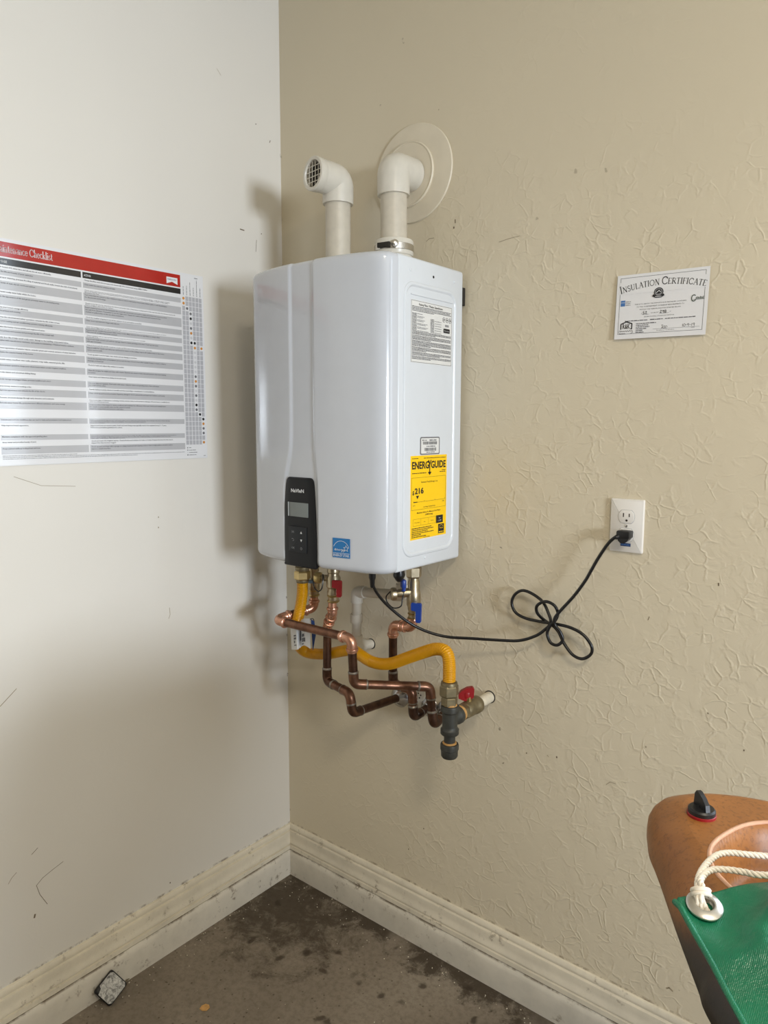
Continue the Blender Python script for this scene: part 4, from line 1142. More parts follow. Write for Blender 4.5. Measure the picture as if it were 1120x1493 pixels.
for i0, i1, f0, f1 in ((3, 5, .42, .48), (3, 5, .52, .60), (3, 4, .64, .74), (3, 5, .80, .84), (12, 14, .25, .75), (15, 18, .55, .66), (15, 19, .70, .85), (17, 19, .2, .3), (15, 17, .9, .95)):
    strip(i0, i1, f0, f1, 'inkgrey', 'print_block')
mb.bm.free()
e0_, e1_ = Vector((0.3250, -0.2200, 0.9428)), Vector((0.3172, -0.2070, 0.8556))
mb = MB(); mb.ring_faces([[e0_ + Vector((0, 0, 0)), e0_.lerp(e1_, .55), e0_.lerp(e1_, 1.0), e0_.lerp(e1_, .5) + Vector((.009, .004, 0)), e0_ + Vector((.007, .004, -.006))],
                          [p + Vector((.0005, .0012, 0)) for p in (e0_, e0_.lerp(e1_, .55), e0_.lerp(e1_, 1.0), e0_.lerp(e1_, .5) + Vector((.009, .004, 0)), e0_ + Vector((.007, .004, -.006)))]])
mb.build('dark_backing', 'blue_tape', tgm)
mb = MB(); mb.tube(crom([(0.3233, -0.2220, 0.9429), (0.3283, -0.2170, 0.9446), (0.3282, -0.2120, 0.9362), (0.3256, -0.2120, 0.9266), (0.3206, -0.2170, 0.9267)], 6), .0011, 8); mb.build('tie_loop', 'rubber', tgm)

# ================================================================== condensate pipe
tcd = thing('condensate_pipe', 'thin off-white plastic drain pipe with an elbow, behind the pipes on the right wall', 'drain pipe', (.342, 0, .827))
PR = .0133
pc = [(.500, -.060, 1.10), (.500, -.060, 1.004), (.343, -.060, .990), (.341, -.060, .838), (.344, -.002, .829)]
pc = [Vector(p) for p in pc]
for a, b in zip(pc, pc[1:]):
    mb = MB(); mb.tube([a, b], PR, 20); mb.build('tube', 'pvc_painted', tcd)
for i in (1, 2, 3):
    d1, d2 = (pc[i] - pc[i - 1]).normalized(), (pc[i + 1] - pc[i]).normalized()
    mb = MB(); mb.tube([pc[i] - d1 * .030, pc[i] - d1 * .012] + [(pc[i] - d1 * .012) * (1 - s) ** 2 + pc[i] * 2 * s * (1 - s) + (pc[i] + d2 * .012) * s * s for s in (.2, .4, .6, .8)] + [pc[i] + d2 * .012, pc[i] + d2 * .030], PR * 1.26, 22)
    mb.build('elbow', 'pvc' if i == 2 else 'pvc_painted', tcd)
mb = MB(); mb.lathe([(PR * 1.26, -.012), (PR * 1.30, .0), (PR * 1.26, .012)], (.341, -.060, .915), (0, 0, 1), 22); mb.build('coupling', 'pvc_painted', tcd)
mb = MB(); mb.lathe([(.0150, .0002), (.0150, .0010), (.0130, .002)], (.344, 0, .829), (0, -1, 0), 22); mb.build('wall_hole', 'dark', tcd)

# ================================================================== power cord
tco = thing('power_cord', 'black power cord with a looped knot, from the heater to the wall outlet', 'power cord', (.56, -.25, HZ0))
kn = lambda x, y, d: None
cordp = [(0.5577, -0.2500, 1.0899), (0.5588, -0.2500, 1.0771), (0.5561, -0.2380, 1.0582), (0.5561, -0.2150, 1.0324), (0.5657, -0.1850, 1.0013), (0.5892, -0.1500, 0.9666), (0.6212, -0.1200, 0.9435), (0.6628, -0.0920, 0.9313), (0.7208, -0.0660, 0.9321), (0.7869, -0.0500, 0.9369), (0.8326, -0.0440, 0.9436), (0.8690, -0.0400, 0.9595), (0.8906, -0.0360, 0.9765), (0.9041, -0.0300, 0.9961),
 (0.8945, -0.0260, 1.0193), (0.8791, -0.0240, 1.0406), (0.8497, -0.0220, 1.0551), (0.8246, -0.0220, 1.0579), (0.8051, -0.0220, 1.0434), (0.7993, -0.0220, 1.0225), (0.8099, -0.0220, 1.0026), (0.8373, -0.0220, 0.9932), (0.8824, -0.0240, 0.9926), (0.9193, -0.0300, 0.9956), (0.9542, -0.0300, 0.9932), (0.9829, -0.0280, 0.9817), (1.0012, -0.0260, 0.9598), (0.9995, -0.0240, 0.9402), (0.9800, -0.0240, 0.9258), (0.9570, -0.0240, 0.9305), (0.9355, -0.0240, 0.9526), (0.9212, -0.0220, 0.9750), (0.9036, -0.0180, 0.9870),
 (0.8835, -0.0160, 0.9943), (0.8709, -0.0300, 1.0121), (0.8717, -0.0360, 1.0312), (0.8929, -0.0380, 1.0454), (0.9150, -0.0380, 1.0403), (0.9238, -0.0360, 1.0231), (0.9185, -0.0360, 1.0063), (0.9075, -0.0400, 0.9909),
 (0.9013, -0.0400, 0.9721), (0.9104, -0.0400, 0.9530), (0.9264, -0.0380, 0.9501), (0.9375, -0.0360, 0.9637), (0.9320, -0.0380, 0.9814), (0.9201, -0.0420, 0.9968), (0.9205, -0.0440, 1.0116), (0.9297, -0.0400, 1.0281), (0.9599, -0.0340, 1.0678), (0.9832, -0.0320, 1.1040), (0.9964, -0.0320, 1.1294), (1.0108, -0.0320, 1.1577), (1.0298, -0.0330, 1.1891), (1.0416, -0.0340, 1.2031), (1.0503, -0.0340, 1.2098)]
mb = MB(); mb.tube(crom(cordp, 7), .0036, 12); mb.build('cable', 'rubber', tco, angle=60)
q = Vector(cordp[0])
mb = MB(); mb.lathe([(.0085, .020), (.0085, 0), (.0065, -.006), (.0050, -.022), (.0038, -.024)], (q.x, q.y, q.z), (0, 0, 1), 16); mb.build('strain_relief', 'rubber', tco)
a, b = Vector((1.0474, -0.0340, 1.2073)), Vector((1.0575, -0.0300, 1.2130))
pl = Vector((1.0624, -0.0200, 1.2145))
mb = MB(); mb.box(pl, (.029, .026, .0165), None, .0035); mb.prism([(-.010, 0), (.011, 0), (.008, -.006), (.003, -.0095), (-.004, -.0095), (-.008, -.006)], (pl.x, pl.y + .011, pl.z - .0065), (1, 0, 0), (0, 0, 1), .022, bevel=.002)
pg = mb.build('plug', 'black', tco)
mb = MB(); mb.tube([a, a.lerp(pl, .5), pl + Vector((-.010, -.002, 0))], [.0044, .0064, .0068], 14); mb.build('plug_neck', 'black', pg)

# ================================================================== outlet
to = thing('wall_outlet', 'white duplex wall outlet with the black plug in its lower socket', 'outlet', (1.0597, 0, 1.2315))
ox0, ox1, oz0, oz1 = 1.0242, 1.0960, 1.1736, 1.2884
oc = (ox0 + ox1) / 2
mb = MB(); mb.prism(rrect(ox0, oz0, ox1, oz1, .003, 3), (0, -.0002, 0), (1, 0, 0), (0, 0, 1), .0072, bevel=.0034); mb.build('cover_plate', 'outlet', to, angle=25)
ocz = (oz0 + oz1) / 2
for sgn in (1, -1):
    cz_ = ocz + sgn * .0195
    poly = []
    for i in range(40):
        a_ = 2 * PI * i / 40
        poly.append((.0172 * math.cos(a_), max(-.0140, min(.0140, .0172 * math.sin(a_)))))
    mb = MB(); mb.prism(poly, (oc, -.0072, cz_), (1, 0, 0), (0, 0, 1), .0016, bevel=.0006); soc = mb.build('socket', 'outlet', to, angle=25)
    g_ = MB(); g_.prism([(u * 1.045, v * 1.045) for u, v in poly], (oc, -.0068, cz_), (1, 0, 0), (0, 0, 1), .0007); g_.build('socket_gap', 'grey_print', to)
    for u, hh in ((-.0063, .0085), (.0063, .0070)):
        mb = MB(); mb.box((oc + u, -.0087, cz_ + .0035), (.0022, .0006, hh)); mb.build('slot', 'slot', soc)
    mb = MB(); mb.lathe([(.0024, 0), (.0024, .0006), (.001, .0006)], (oc + .0008, -.0085, cz_ - .0078), (0, -1, 0), 12); mb.build('slot', 'slot', soc)
mb = MB(); mb.lathe([(.0030, 0), (.0030, .0010), (.0018, .0016), (.0004, .0016)], (oc, -.0070, ocz), (0, -1, 0), 14); mb.build('screw', 'steel', to)
mb = MB(); mb.box((oc + .0005, -.0076, 1.1905), (.0215, .0012, .0068)); tl = mb.build('blue_label', 'blue_tape', to)
pr = Print((0, -.0082, 0), (1, 0, 0), (0, 0, 1)); pr.words(oc - .009, oc + .009, 1.1896, .0020, 'cert_blue', 1, seed=3); pr.build('label_print', tl)

# ================================================================== insulation certificate
tc = thing('certificate', 'white paper insulation certificate, slightly tilted, stuck on the right wall above the outlet', 'certificate', (1.108, 0, 1.62))
TL, TR, BR, BL = (Vector(p) for p in ((1.0181, -0.0030, 1.7546), (1.2014, -0.0030, 1.7467), (1.1981, -0.0050, 1.6167), (1.0173, -0.0060, 1.6256)))
ci = ((TR - TL) + (BR - BL)) / 2; cj = ((TL - BL) + (TR - BR)) / 2
CW, CH = ci.length, cj.length
up = cj.normalized(); rt = (ci - up * ci.dot(up)).normalized()
co = (TL + TR + BL + BR) / 4 - rt * CW / 2 - up * CH / 2
mb = MB()
nn = rt.cross(up)
rings = []
for i in range(13):
    v = i / 12
    bow = .0022 * (1 - v) ** 3 * 1.2
    c_ = [co + rt * (u * CW) + up * (v * CH) for u in (0, 1)]
    rings.append([c_[0] + nn * 0, c_[1] + nn * 0, c_[1] - nn * .0005, c_[0] - nn * .0005])
mb.ring_faces(rings); sheet = mb.build('paper', 'paper', tc)
pr = Print(co, rt, up)
W_, Hh = CW, CH
I = 'inkgrey'
pr.frame(.038 * W_, .075 * Hh, .963 * W_, .955 * Hh, .0007, I, 1)
pr.rect(.03 * W_, .70 * Hh, .97 * W_, .885 * Hh, 'paper', 2)
def arcplace(t):
    tot = TOT
    s = (t / tot - .5)
    x = W_ * (.507 + .925 * s)
    y = Hh * (.800 - .36 * s * s)
    return x, y, -.72 * s * Hh / (W_ * .925) * 1.0
class _Dry:
    def line(self, *a): pass
TOT = 1.0
TOT = serif_text(_Dry(), 'INSULATION CERTIFICATE', lambda t: (0, 0, 0), .0158, 'ink', small=.0122)
fitf = .925 * W_ / TOT
TOT = serif_text(_Dry(), 'INSULATION CERTIFICATE', lambda t: (0, 0, 0), .0158 * fitf, 'ink', small=.0122 * fitf)
serif_text(pr, 'INSULATION CERTIFICATE', arcplace, .0158 * fitf, 'ink', 3, small=.0122 * fitf)
cx_, cy_ = .475 * W_, .660 * Hh
pr.disc(cx_, cy_ + .004, .0095, 'ink', 3, 18, .95); pr.disc(cx_, cy_ + .004, .0078, 'inkpale', 4, 18, .95); pr.disc(cx_, cy_ + .005, .0058, 'ink', 5, 12, .8)
pr.line([(cx_ - .004, cy_ + .003), (cx_ + .001, cy_ + .007), (cx_ + .004, cy_ + .004)], .0012, 'paper', 6)
pr.line([(cx_ - .0105, cy_ - .002), (cx_ - .005, cy_ - .005), (cx_ + .005, cy_ - .005), (cx_ + .0105, cy_ - .002)], .0042, 'ink', 5)
pr.line([(cx_ - .006, cy_ - .0048), (cx_ + .006, cy_ - .0048)], .0010, 'paper', 6)
pr.rect(.055 * W_, .515 * Hh, .105 * W_, .605 * Hh, 'cert_blue', 2); pr.rect(.055 * W_, .568 * Hh, .105 * W_, .573 * Hh, 'paper', 3)
for k in range(3): pr.words(.112 * W_, .170 * W_, (.575 - .026 * k) * Hh, .0015, 'inkpale', 2, seed=k)
pr.line(_arc(.855 * W_, .552 * Hh, .0042, .0060, 50, 330, 12), .0016, 'cert_green', 3); pr.text('ertificate'[:0] + 'reenstone'[:0] + 'G', .848 * W_, .545 * Hh, .0001, 'paper', 1)
for k in range(8): pr.rect((.876 + .0105 * k) * W_, .535 * Hh, (.882 + .0105 * k) * W_, (.560 + .006 * ((k * 5) % 3)) * Hh, 'cert_green', 3)
pr.rect(.85 * W_, .527 * Hh, .965 * W_, .532 * Hh, 'cert_green', 3)
pr.text('THIS IS TO CERTIFY THE INSULATION AS INSTALLED CONFORMS', .500 * W_, .520 * Hh, .0022, I, 2, width=.560 * W_, align='C')
pr.text('TO THE US DEPARTMENT OF ENERGY REQUIREMENTS TO', .500 * W_, .478 * Hh, .0024, I, 2, width=.520 * W_, align='C')
pr.text('PROVIDE THE THERMAL RESISTANCE RATED BELOW', .500 * W_, .436 * Hh, .0022, I, 2, width=.450 * W_, align='C')
pr.text('R-', .300 * W_, .375 * Hh, .0020, I, 2)
pr.line([(.331 * W_, .412 * Hh), (.320 * W_, .410 * Hh), (.318 * W_, .392 * Hh), (.330 * W_, .390 * Hh), (.330 * W_, .374 * Hh), (.316 * W_, .370 * Hh)], .0008, 'ink', 2)
pr.line([(.343 * W_, .402 * Hh), (.350 * W_, .412 * Hh), (.357 * W_, .402 * Hh), (.343 * W_, .374 * Hh), (.362 * W_, .372 * Hh)], .0008, 'ink', 2)
pr.rect(.305 * W_, .362 * Hh, .385 * W_, .365 * Hh, I, 2); pr.text('SQUARE FEET', .405 * W_, .376 * Hh, .0018, I, 2, width=.085 * W_)
pr.line([(.505 * W_, .402 * Hh), (.513 * W_, .412 * Hh), (.520 * W_, .402 * Hh), (.505 * W_, .372 * Hh), (.524 * W_, .372 * Hh)], .0008, 'ink', 2)
pr.line([(.545 * W_, .404 * Hh), (.535 * W_, .404 * Hh), (.534 * W_, .392 * Hh), (.545 * W_, .404 * Hh), (.544 * W_, .368 * Hh)], .0008, 'ink', 2)
pr.line(_arc(.563 * W_, .400 * Hh, .0014, .0013, -90, 270, 8) + _arc(.563 * W_, .379 * Hh, .0016, .0015, 90, 450, 8), .0008, 'ink', 2)
pr.rect(.495 * W_, .362 * Hh, .600 * W_, .365 * Hh, I, 2); pr.text('SF', .610 * W_, .376 * Hh, .0018, I, 2)
pr.text('EXTERIOR WALL SYSTEM DESCRIPTION', .495 * W_, .322 * Hh, .0019, I, 2, width=.325 * W_, align='C')
for x0_, x1_, k in ((.115, .375, 1), (.40, .54, 2), (.565, .885, 3)): pr.words(x0_ * W_, x1_ * W_, .272 * Hh, .0018, I, 2, seed=k)
hx = .135 * W_
pr.line([(.072 * W_, .155 * Hh), (.072 * W_, .235 * Hh), (hx, .268 * Hh), (.198 * W_, .235 * Hh), (.198 * W_, .155 * Hh), (.186 * W_, .155 * Hh)], .0022, 'ink', 2)
pr.text('R&K', hx, .158 * Hh, .0105, 'ink', 2, width=.085 * W_, align='C', bold=.01)
sc_ = [(.055, .125), (.068, .135), (.070, .110), (.085, .130), (.090, .112), (.104, .128), (.112, .112), (.125, .130), (.140, .112), (.150, .132), (.165, .110), (.176, .132), (.190, .115), (.205, .130), (.212, .100), (.190, .085)]
pr.line([(a_ * W_, b_ * Hh) for a_, b_ in sc_], .0007, I, 2)
pr.line([(.055 * W_, .130 * Hh), (.054 * W_, .088 * Hh), (.13 * W_, .084 * Hh)], .0005, I, 2); pr.words(.060 * W_, .120 * W_, .062 * Hh + .002, .0016, I, 2, seed=4)
for k in range(6): pr.words(.245 * W_, .47 * W_, (.222 - .027 * k) * Hh, .0017, I, 2, fill=(1, .62, .68, .55, .36, .4)[k], seed=30 + k)
pr.rect(.435 * W_, .127 * Hh, .935 * W_, .130 * Hh, I, 2)
pr.line([(.528 * W_, .182 * Hh), (.548 * W_, .182 * Hh), (.540 * W_, .182 * Hh), (.540 * W_, .135 * Hh), (.530 * W_, .142 * Hh)], .0007, I, 2)
pr.line(_arc(.560 * W_, .150 * Hh, .0022, .0024, 60, 420, 10), .0007, I, 2); pr.line(_arc(.582 * W_, .150 * Hh, .0022, .0022, 0, 300, 8), .0007, I, 2)
pr.line([(.758 * W_, .180 * Hh), (.758 * W_, .140 * Hh)], .0006, I, 2); pr.line(_arc(.776 * W_, .160 * Hh, .0018, .0026, 0, 360, 10), .0006, I, 2)
pr.line([(.790 * W_, .160 * Hh), (.800 * W_, .160 * Hh)], .0006, I, 2); pr.line(_arc(.815 * W_, .170 * Hh, .0016, .0014, 0, 360, 8) + [(.822 * W_, .168 * Hh), (.820 * W_, .138 * Hh)], .0006, I, 2)
pr.line([(.832 * W_, .160 * Hh), (.842 * W_, .160 * Hh)], .0006, I, 2); pr.line([(.854 * W_, .182 * Hh), (.852 * W_, .142 * Hh)], .0006, I, 2)
pr.line(_arc(.874 * W_, .172 * Hh, .0016, .0014, 0, 360, 8) + [(.881 * W_, .170 * Hh), (.878 * W_, .138 * Hh)], .0006, I, 2)
pr.text('Installation Certification', .48 * W_, .100 * Hh, .0018, I, 2, width=.19 * W_); pr.text('DATE', .85 * W_, .112 * Hh, .0018, I, 2)
pr.build('certificate_print', sheet)

# ================================================================== maintenance checklist poster
PY0, PY1, PZ0, PZ1 = -1.215, -.2885, 1.3530, 1.8315
tpo = thing('checklist_poster', 'wide white laminated maintenance checklist poster with red banner, on the left wall', 'poster', (0, -.75, 1.59))
mb = MB(); mb.box((.0016, (PY0 + PY1) / 2, (PZ0 + PZ1) / 2), (.0012, PY1 - PY0, PZ1 - PZ0)); sheet = mb.build('sheet', 'poster', tpo, flat=True)
pr = Print((.0022, 0, 0), R_, U_)
YL, YS0, YS1, YR = -1.195, -.6290, -.6250, -.3595
Y0C = -.8275        # left edge of the PURPOSE column
pr.rect(YL, 1.7938, YR, 1.8244, 'poster_red', 1)
TT = serif_text(_Dry(), 'Home Maintenance Checklist', lambda t: (0, 0, 0), .0155, 'x')
TS = serif_text(_Dry(), 'aintenance Checklist', lambda t: (0, 0, 0), .0155, 'x')
kx_ = (-.6935 + .8065) / TS
serif_text(pr, 'Home Maintenance Checklist', lambda t: (-.6935 - (TT * kx_ - t), 1.8030, 0), .0155, 'white_print', 2, sx=kx_)
for a_, b_ in ((YL, Y0C - .004), (Y0C, YS0), (YS1, YR)): pr.rect(a_, 1.7768, b_, 1.7905, 'poster_black', 1)
pr.text('PURPOSE', Y0C + .004, 1.7812, .0048, 'white_print', 2, width=.0305, bold=.01)
pr.text('ACTION', YS1 + .003, 1.7812, .0048, 'white_print', 2, width=.0165, bold=.01)
pr.text('TASK', YL + .004, 1.7812, .0048, 'white_print', 2, bold=.01)
pr.poly([(-.4005, 1.8150), (-.3680, 1.8150), (-.3680, 1.7985), (-.3845, 1.8040), (-.4005, 1.7985)], 'paper', 2); pr.text('MARACAY', -.3843, 1.8072, .0044, 'blue_tape', 3, width=.0265, align='C')
G = [(1.7733, 1.7572), (1.744, 1.7257), (1.7159, 1.6936), (1.6863, 1.673), (1.6649, 1.6528), (1.6442, 1.6308), (1.6244, 1.6088), (1.5997, 1.5845), (1.5723, 1.5575), (1.5427, 1.5283), (1.5195, 1.5038), (1.4928, 1.4756), (1.4567, 1.4443), (1.42, 1.408), (1.3943, 1.3778)]
G = [(a_ - .006 * (i == 0), b_ - .002 * (i == 0)) for i, (a_, b_) in enumerate(G)]
bounds = [1.7768]
for a_, b_ in G: bounds += [a_, b_]
PURPOSE = ['Helps your home\'s AC, saves time and allows the air more efficiently.', 'Prolongs the life and beauty of your cabinetry.', 'Ensures proper watering, prevents flooding of material and block walls, lowers the risk of structural.',
 'Reduces levels of dust, dry air, mold and mildew.', 'Helps prevent costly water leaks within the home.', 'Increases the appearance of tile and grout, prevents water in showering areas.', 'Improves your home\'s energy efficiency.',
 'Provides privacy and security.', 'Promotes the electrical and safety operation, extends the life of the screen.', 'Keeps your heating and air conditioning systems running efficiently.', 'Maintains the beauty of your granite and engineered stone.',
 'Ensures privacy and security and prolongs the life of the metal wall.', 'Extends door life, it helps avoid costly water damage to the building components below.', 'Complies with manufacturer warranty, and assists in maintaining of finished interior surfaces.',
 'Improves appearance of exterior stucco, extends system and controls entrance of water intrusion.', 'Maintains the exterior beauty of the home.', 'Prevents entry, overflow onto walls, planters, soap walls, external grade, fills.', 'Ensures proper operation, keeps your whole home aware, avoids irrigation overflow.',
 'Avoids debris and electrical sliding fixing.', 'Avoids damage and plugged drains, prevents backflow and odors.', 'Saves money, assures in working order.', 'Improves appearance and extends the life of the doors.', 'Prevents structural damage through early detection and treatment.',
 'Extends water heater life, promotes more efficient operation, and saves energy.', '', 'Detects and corrects conditions that can lead to leaks and premature roof replacement.', 'Helps improve home\'s appearance.', 'Maintains compliance with city approved grading plans.', 'Saves water and provides beauty of yard.', 'Keeps painted surfaces looking fresh and new.', 'Maintains effective operation and proper performance.']
ACT = ['Change the filter each time you pay your electric bill. We recommend using a MERV 8 filter.', 'Clean under the sink for evidence of leaks.', 'Check water runs at proper levels and the yard drains away from home. If hose is found from damage, notify the repair company.|approved drainage. Keep your landscaping graded to drain water away from home, checking for puddles or leaks, to slow water|flowing at the wall.',
 'Test ovens that are vented to fans outside in order to remove dust and prevent mold, mildew, paint or wall discoloration.|for disconnects and blockage.', 'Check around faucets for drips from the faucet and under sinks. If any water is dripping from the opposite side, the shower head needs|they\'re clogged, clean them or replace.',
 'Repair cracked grout around the backsplash tile around tub and shower surrounds to make sure it does not come loose from|the wall from vibration. Remember to use the right color. Repair the caulk at the joints and corners if it has|cracked or pulled away, as this can allow moisture in.', 'Check the weather stripping around all the exterior doors and replace as needed.',
 'Clean doors and lubricate hinges with silicone.', 'Clean the heating and air conditioning system. The exterior vents and any exhaust are to be free from debris or leaves|every season. Make sure the unit is not covered.', 'Replace the air conditioning system\'s filter every month. Make sure you have enough filters to change often.|Have your air conditioning system serviced.',
 'Clean regularly with an appropriate cleaner, reseal the stone at least once annually.|as you may need.', 'Inspect and repair screens and walls for damage. Remove debris, growing at the base. Touch up rust areas.|with approved paint.', 'Inspect doors and thresholds. Look for cracks and fill in any holes, joints and worn materials.',
 'Inspect walls for cracks and nail pops, and look for stains on the ceiling. Inspect all caulked areas in the home.|replace and re-caulk.', 'Touch up paint. Look for leaks, rust, cracks and any damage at windows.', 'Check the standing water at foundation and around the base of your home after rainfall. If water is found, contact a|drainage professional.',
 'Check for leaks and adjust drip emitters as needed.', 'Clean the stopper for drains and clean with cleaner. Remove any excess of sink, tubs and showers that need cleaning.|as needed.', 'Clean leaves and debris from sliding doors and tracks.', 'Use your disposal regularly. Flush sinks with water, clean for debris and grinding waste. Run cold water|for a full minute after.',
 'Test the battery in smoke detectors annually and when according to manufacturer recommendations.', 'Clean, check up and re-coat as needed. Repairing damage to doors extends life and improves insulation and beauty.|', 'Inspect the signs of infestation, including termite shelter tubes and foundation damage. If found, have a certified pest|control professional treat.',
 'Drain a portion of the water to remove sediment and maintain the efficiency of the tank. Service per manufacturer.|for details on your specific unit, see the owner\'s manual.|check the temperature and pressure relief valve.', '', 'Call a professional to inspect your roof every other year or after any storm damage. Roof damage may cause water damage.|check flashing around pipes, vents and skylights. Have any broken tiles replaced.|Keep the roof clear.',
 'Inspect and touch up exterior paint. South and west facing areas typically need to be repainted every 5 - 7 years.|Follow the association guidelines for colors.', 'Inspect the standing water near the home. All lots have a swale, the high point of the lot carries water away from the foundation.|Never block, change or fill in the swale of your lot. Do not alter the original grading, or raise planter beds above the|stem walls of the home. This will alter the flow.',
 'Check and repair the irrigation system. Check all valves and emitters for leaks or breaks. Program the timer for the season.|Adjust if the drip becomes clogged.', 'Touch up paint and clean with a sponge or a damp towel and mild cleaning solution. Paint on high surfaces should be sealed.|test in a small area first.', 'Inspect and service all systems to ensure proper performance. Have a certified technician complete the inspection.|Keep a log of all maintenance.']
for i in range(len(bounds) - 1):
    zt, zb = bounds[i], bounds[i + 1]
    if i % 2 == 1:
        for a_, b_ in ((YL, Y0C - .004), (Y0C, YS0), (YS1, YR)): pr.rect(a_, zb, b_, zt, 'poster_grey', 1)
    cap = .0030
    if i < len(PURPOSE) and PURPOSE[i]:
        wd = min(len(PURPOSE[i]) * .00182, YS0 - Y0C - .010)
        pr.text(PURPOSE[i], Y0C + .003, zt - .0058, cap, 'inkgrey', 2, width=wd, bold=.025)
    if i < len(ACT):
        lines = [l for l in ACT[i].split('|') if l]
        pitch = min(.0050, (zt - zb - .003) / max(1, len(lines)))
        for k, l in enumerate(lines):
            pr.text(l, YS1 + .003, zt - .0056 - k * pitch, min(cap, pitch * .64), 'inkgrey', 2, width=min(len(l) * .00182, YR - YS1 - .006), bold=.022)
    pr.words(YL + .003, YL + .003 + .25 * (.5 + .5 * ((i * 37) % 11) / 11), zt - .0058, .0024, 'inkgrey', 2, seed=i)
for k in range(3): pr.words(Y0C + .002, YR - .002, 1.3735 - k * .0034, .0014, 'inkpale', 2, fill=(.36, 1, .7)[k], seed=500 + k)
pr.rect(YL, 1.3655, Y0C - .006, 1.3755, 'poster_red', 1)
# month grid with dots
GX = [-.3565 + (.0628 / 6) * k for k in range(7)]
gz = [1.7740 - (1.7740 - 1.3890) * k / 31 for k in range(32)]
dots = {(0, 0): 'orange', (1, 0): 'orange', (2, 1): 'dotgrey', (3, 2): 'dotgrey', (4, 2): 'ink', (5, 2): 'paledot', (6, 2): 'dotgrey', (7, 2): 'orange', (8, 2): 'paledot', (9, 2): 'ink', (9, 3): 'ink', (10, 3): 'orange', (10, 5): 'orange',
        (11, 3): 'paledot', (12, 3): 'paledot', (13, 3): 'paledot', (14, 3): 'paledot', (15, 3): 'paledot', (16, 3): 'dotgrey', (17, 3): 'orange', (18, 3): 'dotgrey', (19, 3): 'paledot', (20, 3): 'dotgrey', (21, 3): 'paledot', (22, 3): 'ink', (23, 3): 'dotgrey',
        (24, 4): 'ink', (25, 5): 'ink', (26, 5): 'orange', (27, 5): 'dotgrey', (28, 5): 'dotgrey', (30, 5): 'orange'}
for r_ in range(31):
    for c_ in range(6):
        y0_, y1_ = GX[c_] + .0009, GX[c_ + 1] - .0009
        zt, zb = gz[r_] - .0006, gz[r_ + 1] + .0006
        dm = dots.get((r_, c_))
        if dm: pr.disc((y0_ + y1_) / 2, (zt + zb) / 2, .0036, dm, 2, 12)
        else: pr.rect(y0_, zb, y1_, zt, 'poster_grid', 1)
for c_, hh in enumerate((.022, .024, .034, .022, .042, .024)):
    yy = (GX[c_] + GX[c_ + 1]) / 2
    z_ = 1.7765; rr_ = random.Random(c_)
    while z_ < 1.7765 + hh:
        L_ = rr_.uniform(.003, .008); pr.rect(yy - .0007, z_, yy + .0007, min(z_ + L_, 1.7765 + hh), 'inkgrey', 2); z_ += L_ + .0012
pr.rect(-.3165, 1.8225, -.3060, 1.8237, 'ink', 2)
for k, dm in enumerate(('dotgrey', 'dotgrey', 'paledot', 'ink')):
    pr.disc(-.3520, 1.3815 - k * .0063, .0017, dm, 2, 10); pr.words(-.3475, -.3210, 1.3808 - k * .0063, .0016, 'inkgrey', 2, fill=(.25, .8, 1, .85)[k], seed=600 + k)
pr.rect(-.3010, 1.3588, -.2945, 1.3598, 'ink', 2)
pr.build('poster_print', sheet)

# ================================================================== kayak, tarp, rope
tky = thing('kayak', 'blunt end of a mottled tan kayak with a black drain plug, at the lower right', 'kayak', (2.6, -1.1, .62))
tip = Vector((1.358, -.690)); ax = Vector((.964, -.267)); pn = Vector((.267, .964))
outl = [(1.3560, -.6910), (1.3621, -.7137), (1.3690, -.7318), (1.3808, -.7587), (1.3958, -.7830), (1.4113, -.8091), (1.4381, -.8559), (1.4593, -.8917), (1.4776, -.9219), (1.4954, -.9503), (1.5600, -1.0200), (1.6900, -1.1050), (1.8700, -1.2000), (2.1500, -1.3000), (2.6, -1.42), (3.2, -1.56), (3.75, -1.64), (3.98, -1.58), (4.03, -1.46), (3.98, -1.30), (3.70, -1.13), (3.2, -.95), (2.6, -.77), (2.1, -.625), (1.80, -.562), (1.62, -.572), (1.54, -.592), (1.4680, -.6110), (1.4420, -.6180), (1.4180, -.6260), (1.3960, -.6370), (1.3740, -.6530), (1.3600, -.6720)]
O = [Vector((p.x, p.y)) for p in crom([(x, y, 0) for x, y in outl], 16, loop=True)]
S = []
for p in O:
    s = (p - tip).dot(ax)
    S.append(tip + ax * max(.30, min(2.45, s * 1.0 + .05 if s > .25 else .30)))
KZ = 1.020
wc = Vector((1.602, -.782))
def deck_z(q, base):
    d = q - wc
    a_, b_ = d.dot(ax) / .146, d.dot(pn) / .094
    e = (abs(a_) ** 2.6 + abs(b_) ** 2.6) ** (1 / 2.6)
    dip = max(0, min(1, (1.06 - e) / .14)); dip = dip * dip * (3 - 2 * dip)
    sx_ = (q - tip).dot(ax)
    return base + .006 * min(1, sx_ / .3) - .042 * dip + .045 * max(0, sx_ - 1.6) ** 2
ringspec = []
for h, ins in ((-.33, .24), (-.325, .205), (-.29, .165), (-.22, .112), (-.13, .052), (-.07, .012), (-.045, 0), (-.033, .001), (-.022, .005), (-.012, .012), (-.005, .022), (-.001, .029), (0, .034)):
    ringspec.append(('in', h, ins))
def inset(i, ins):
    p = O[i]; a_, b_ = O[i - 1], O[(i + 1) % len(O)]
    d = (b_ - a_).normalized()
    toward = (S[i] - p).normalized()
    return p + toward * min(ins * 1.25, (S[i] - p).length * .8)
rings = []
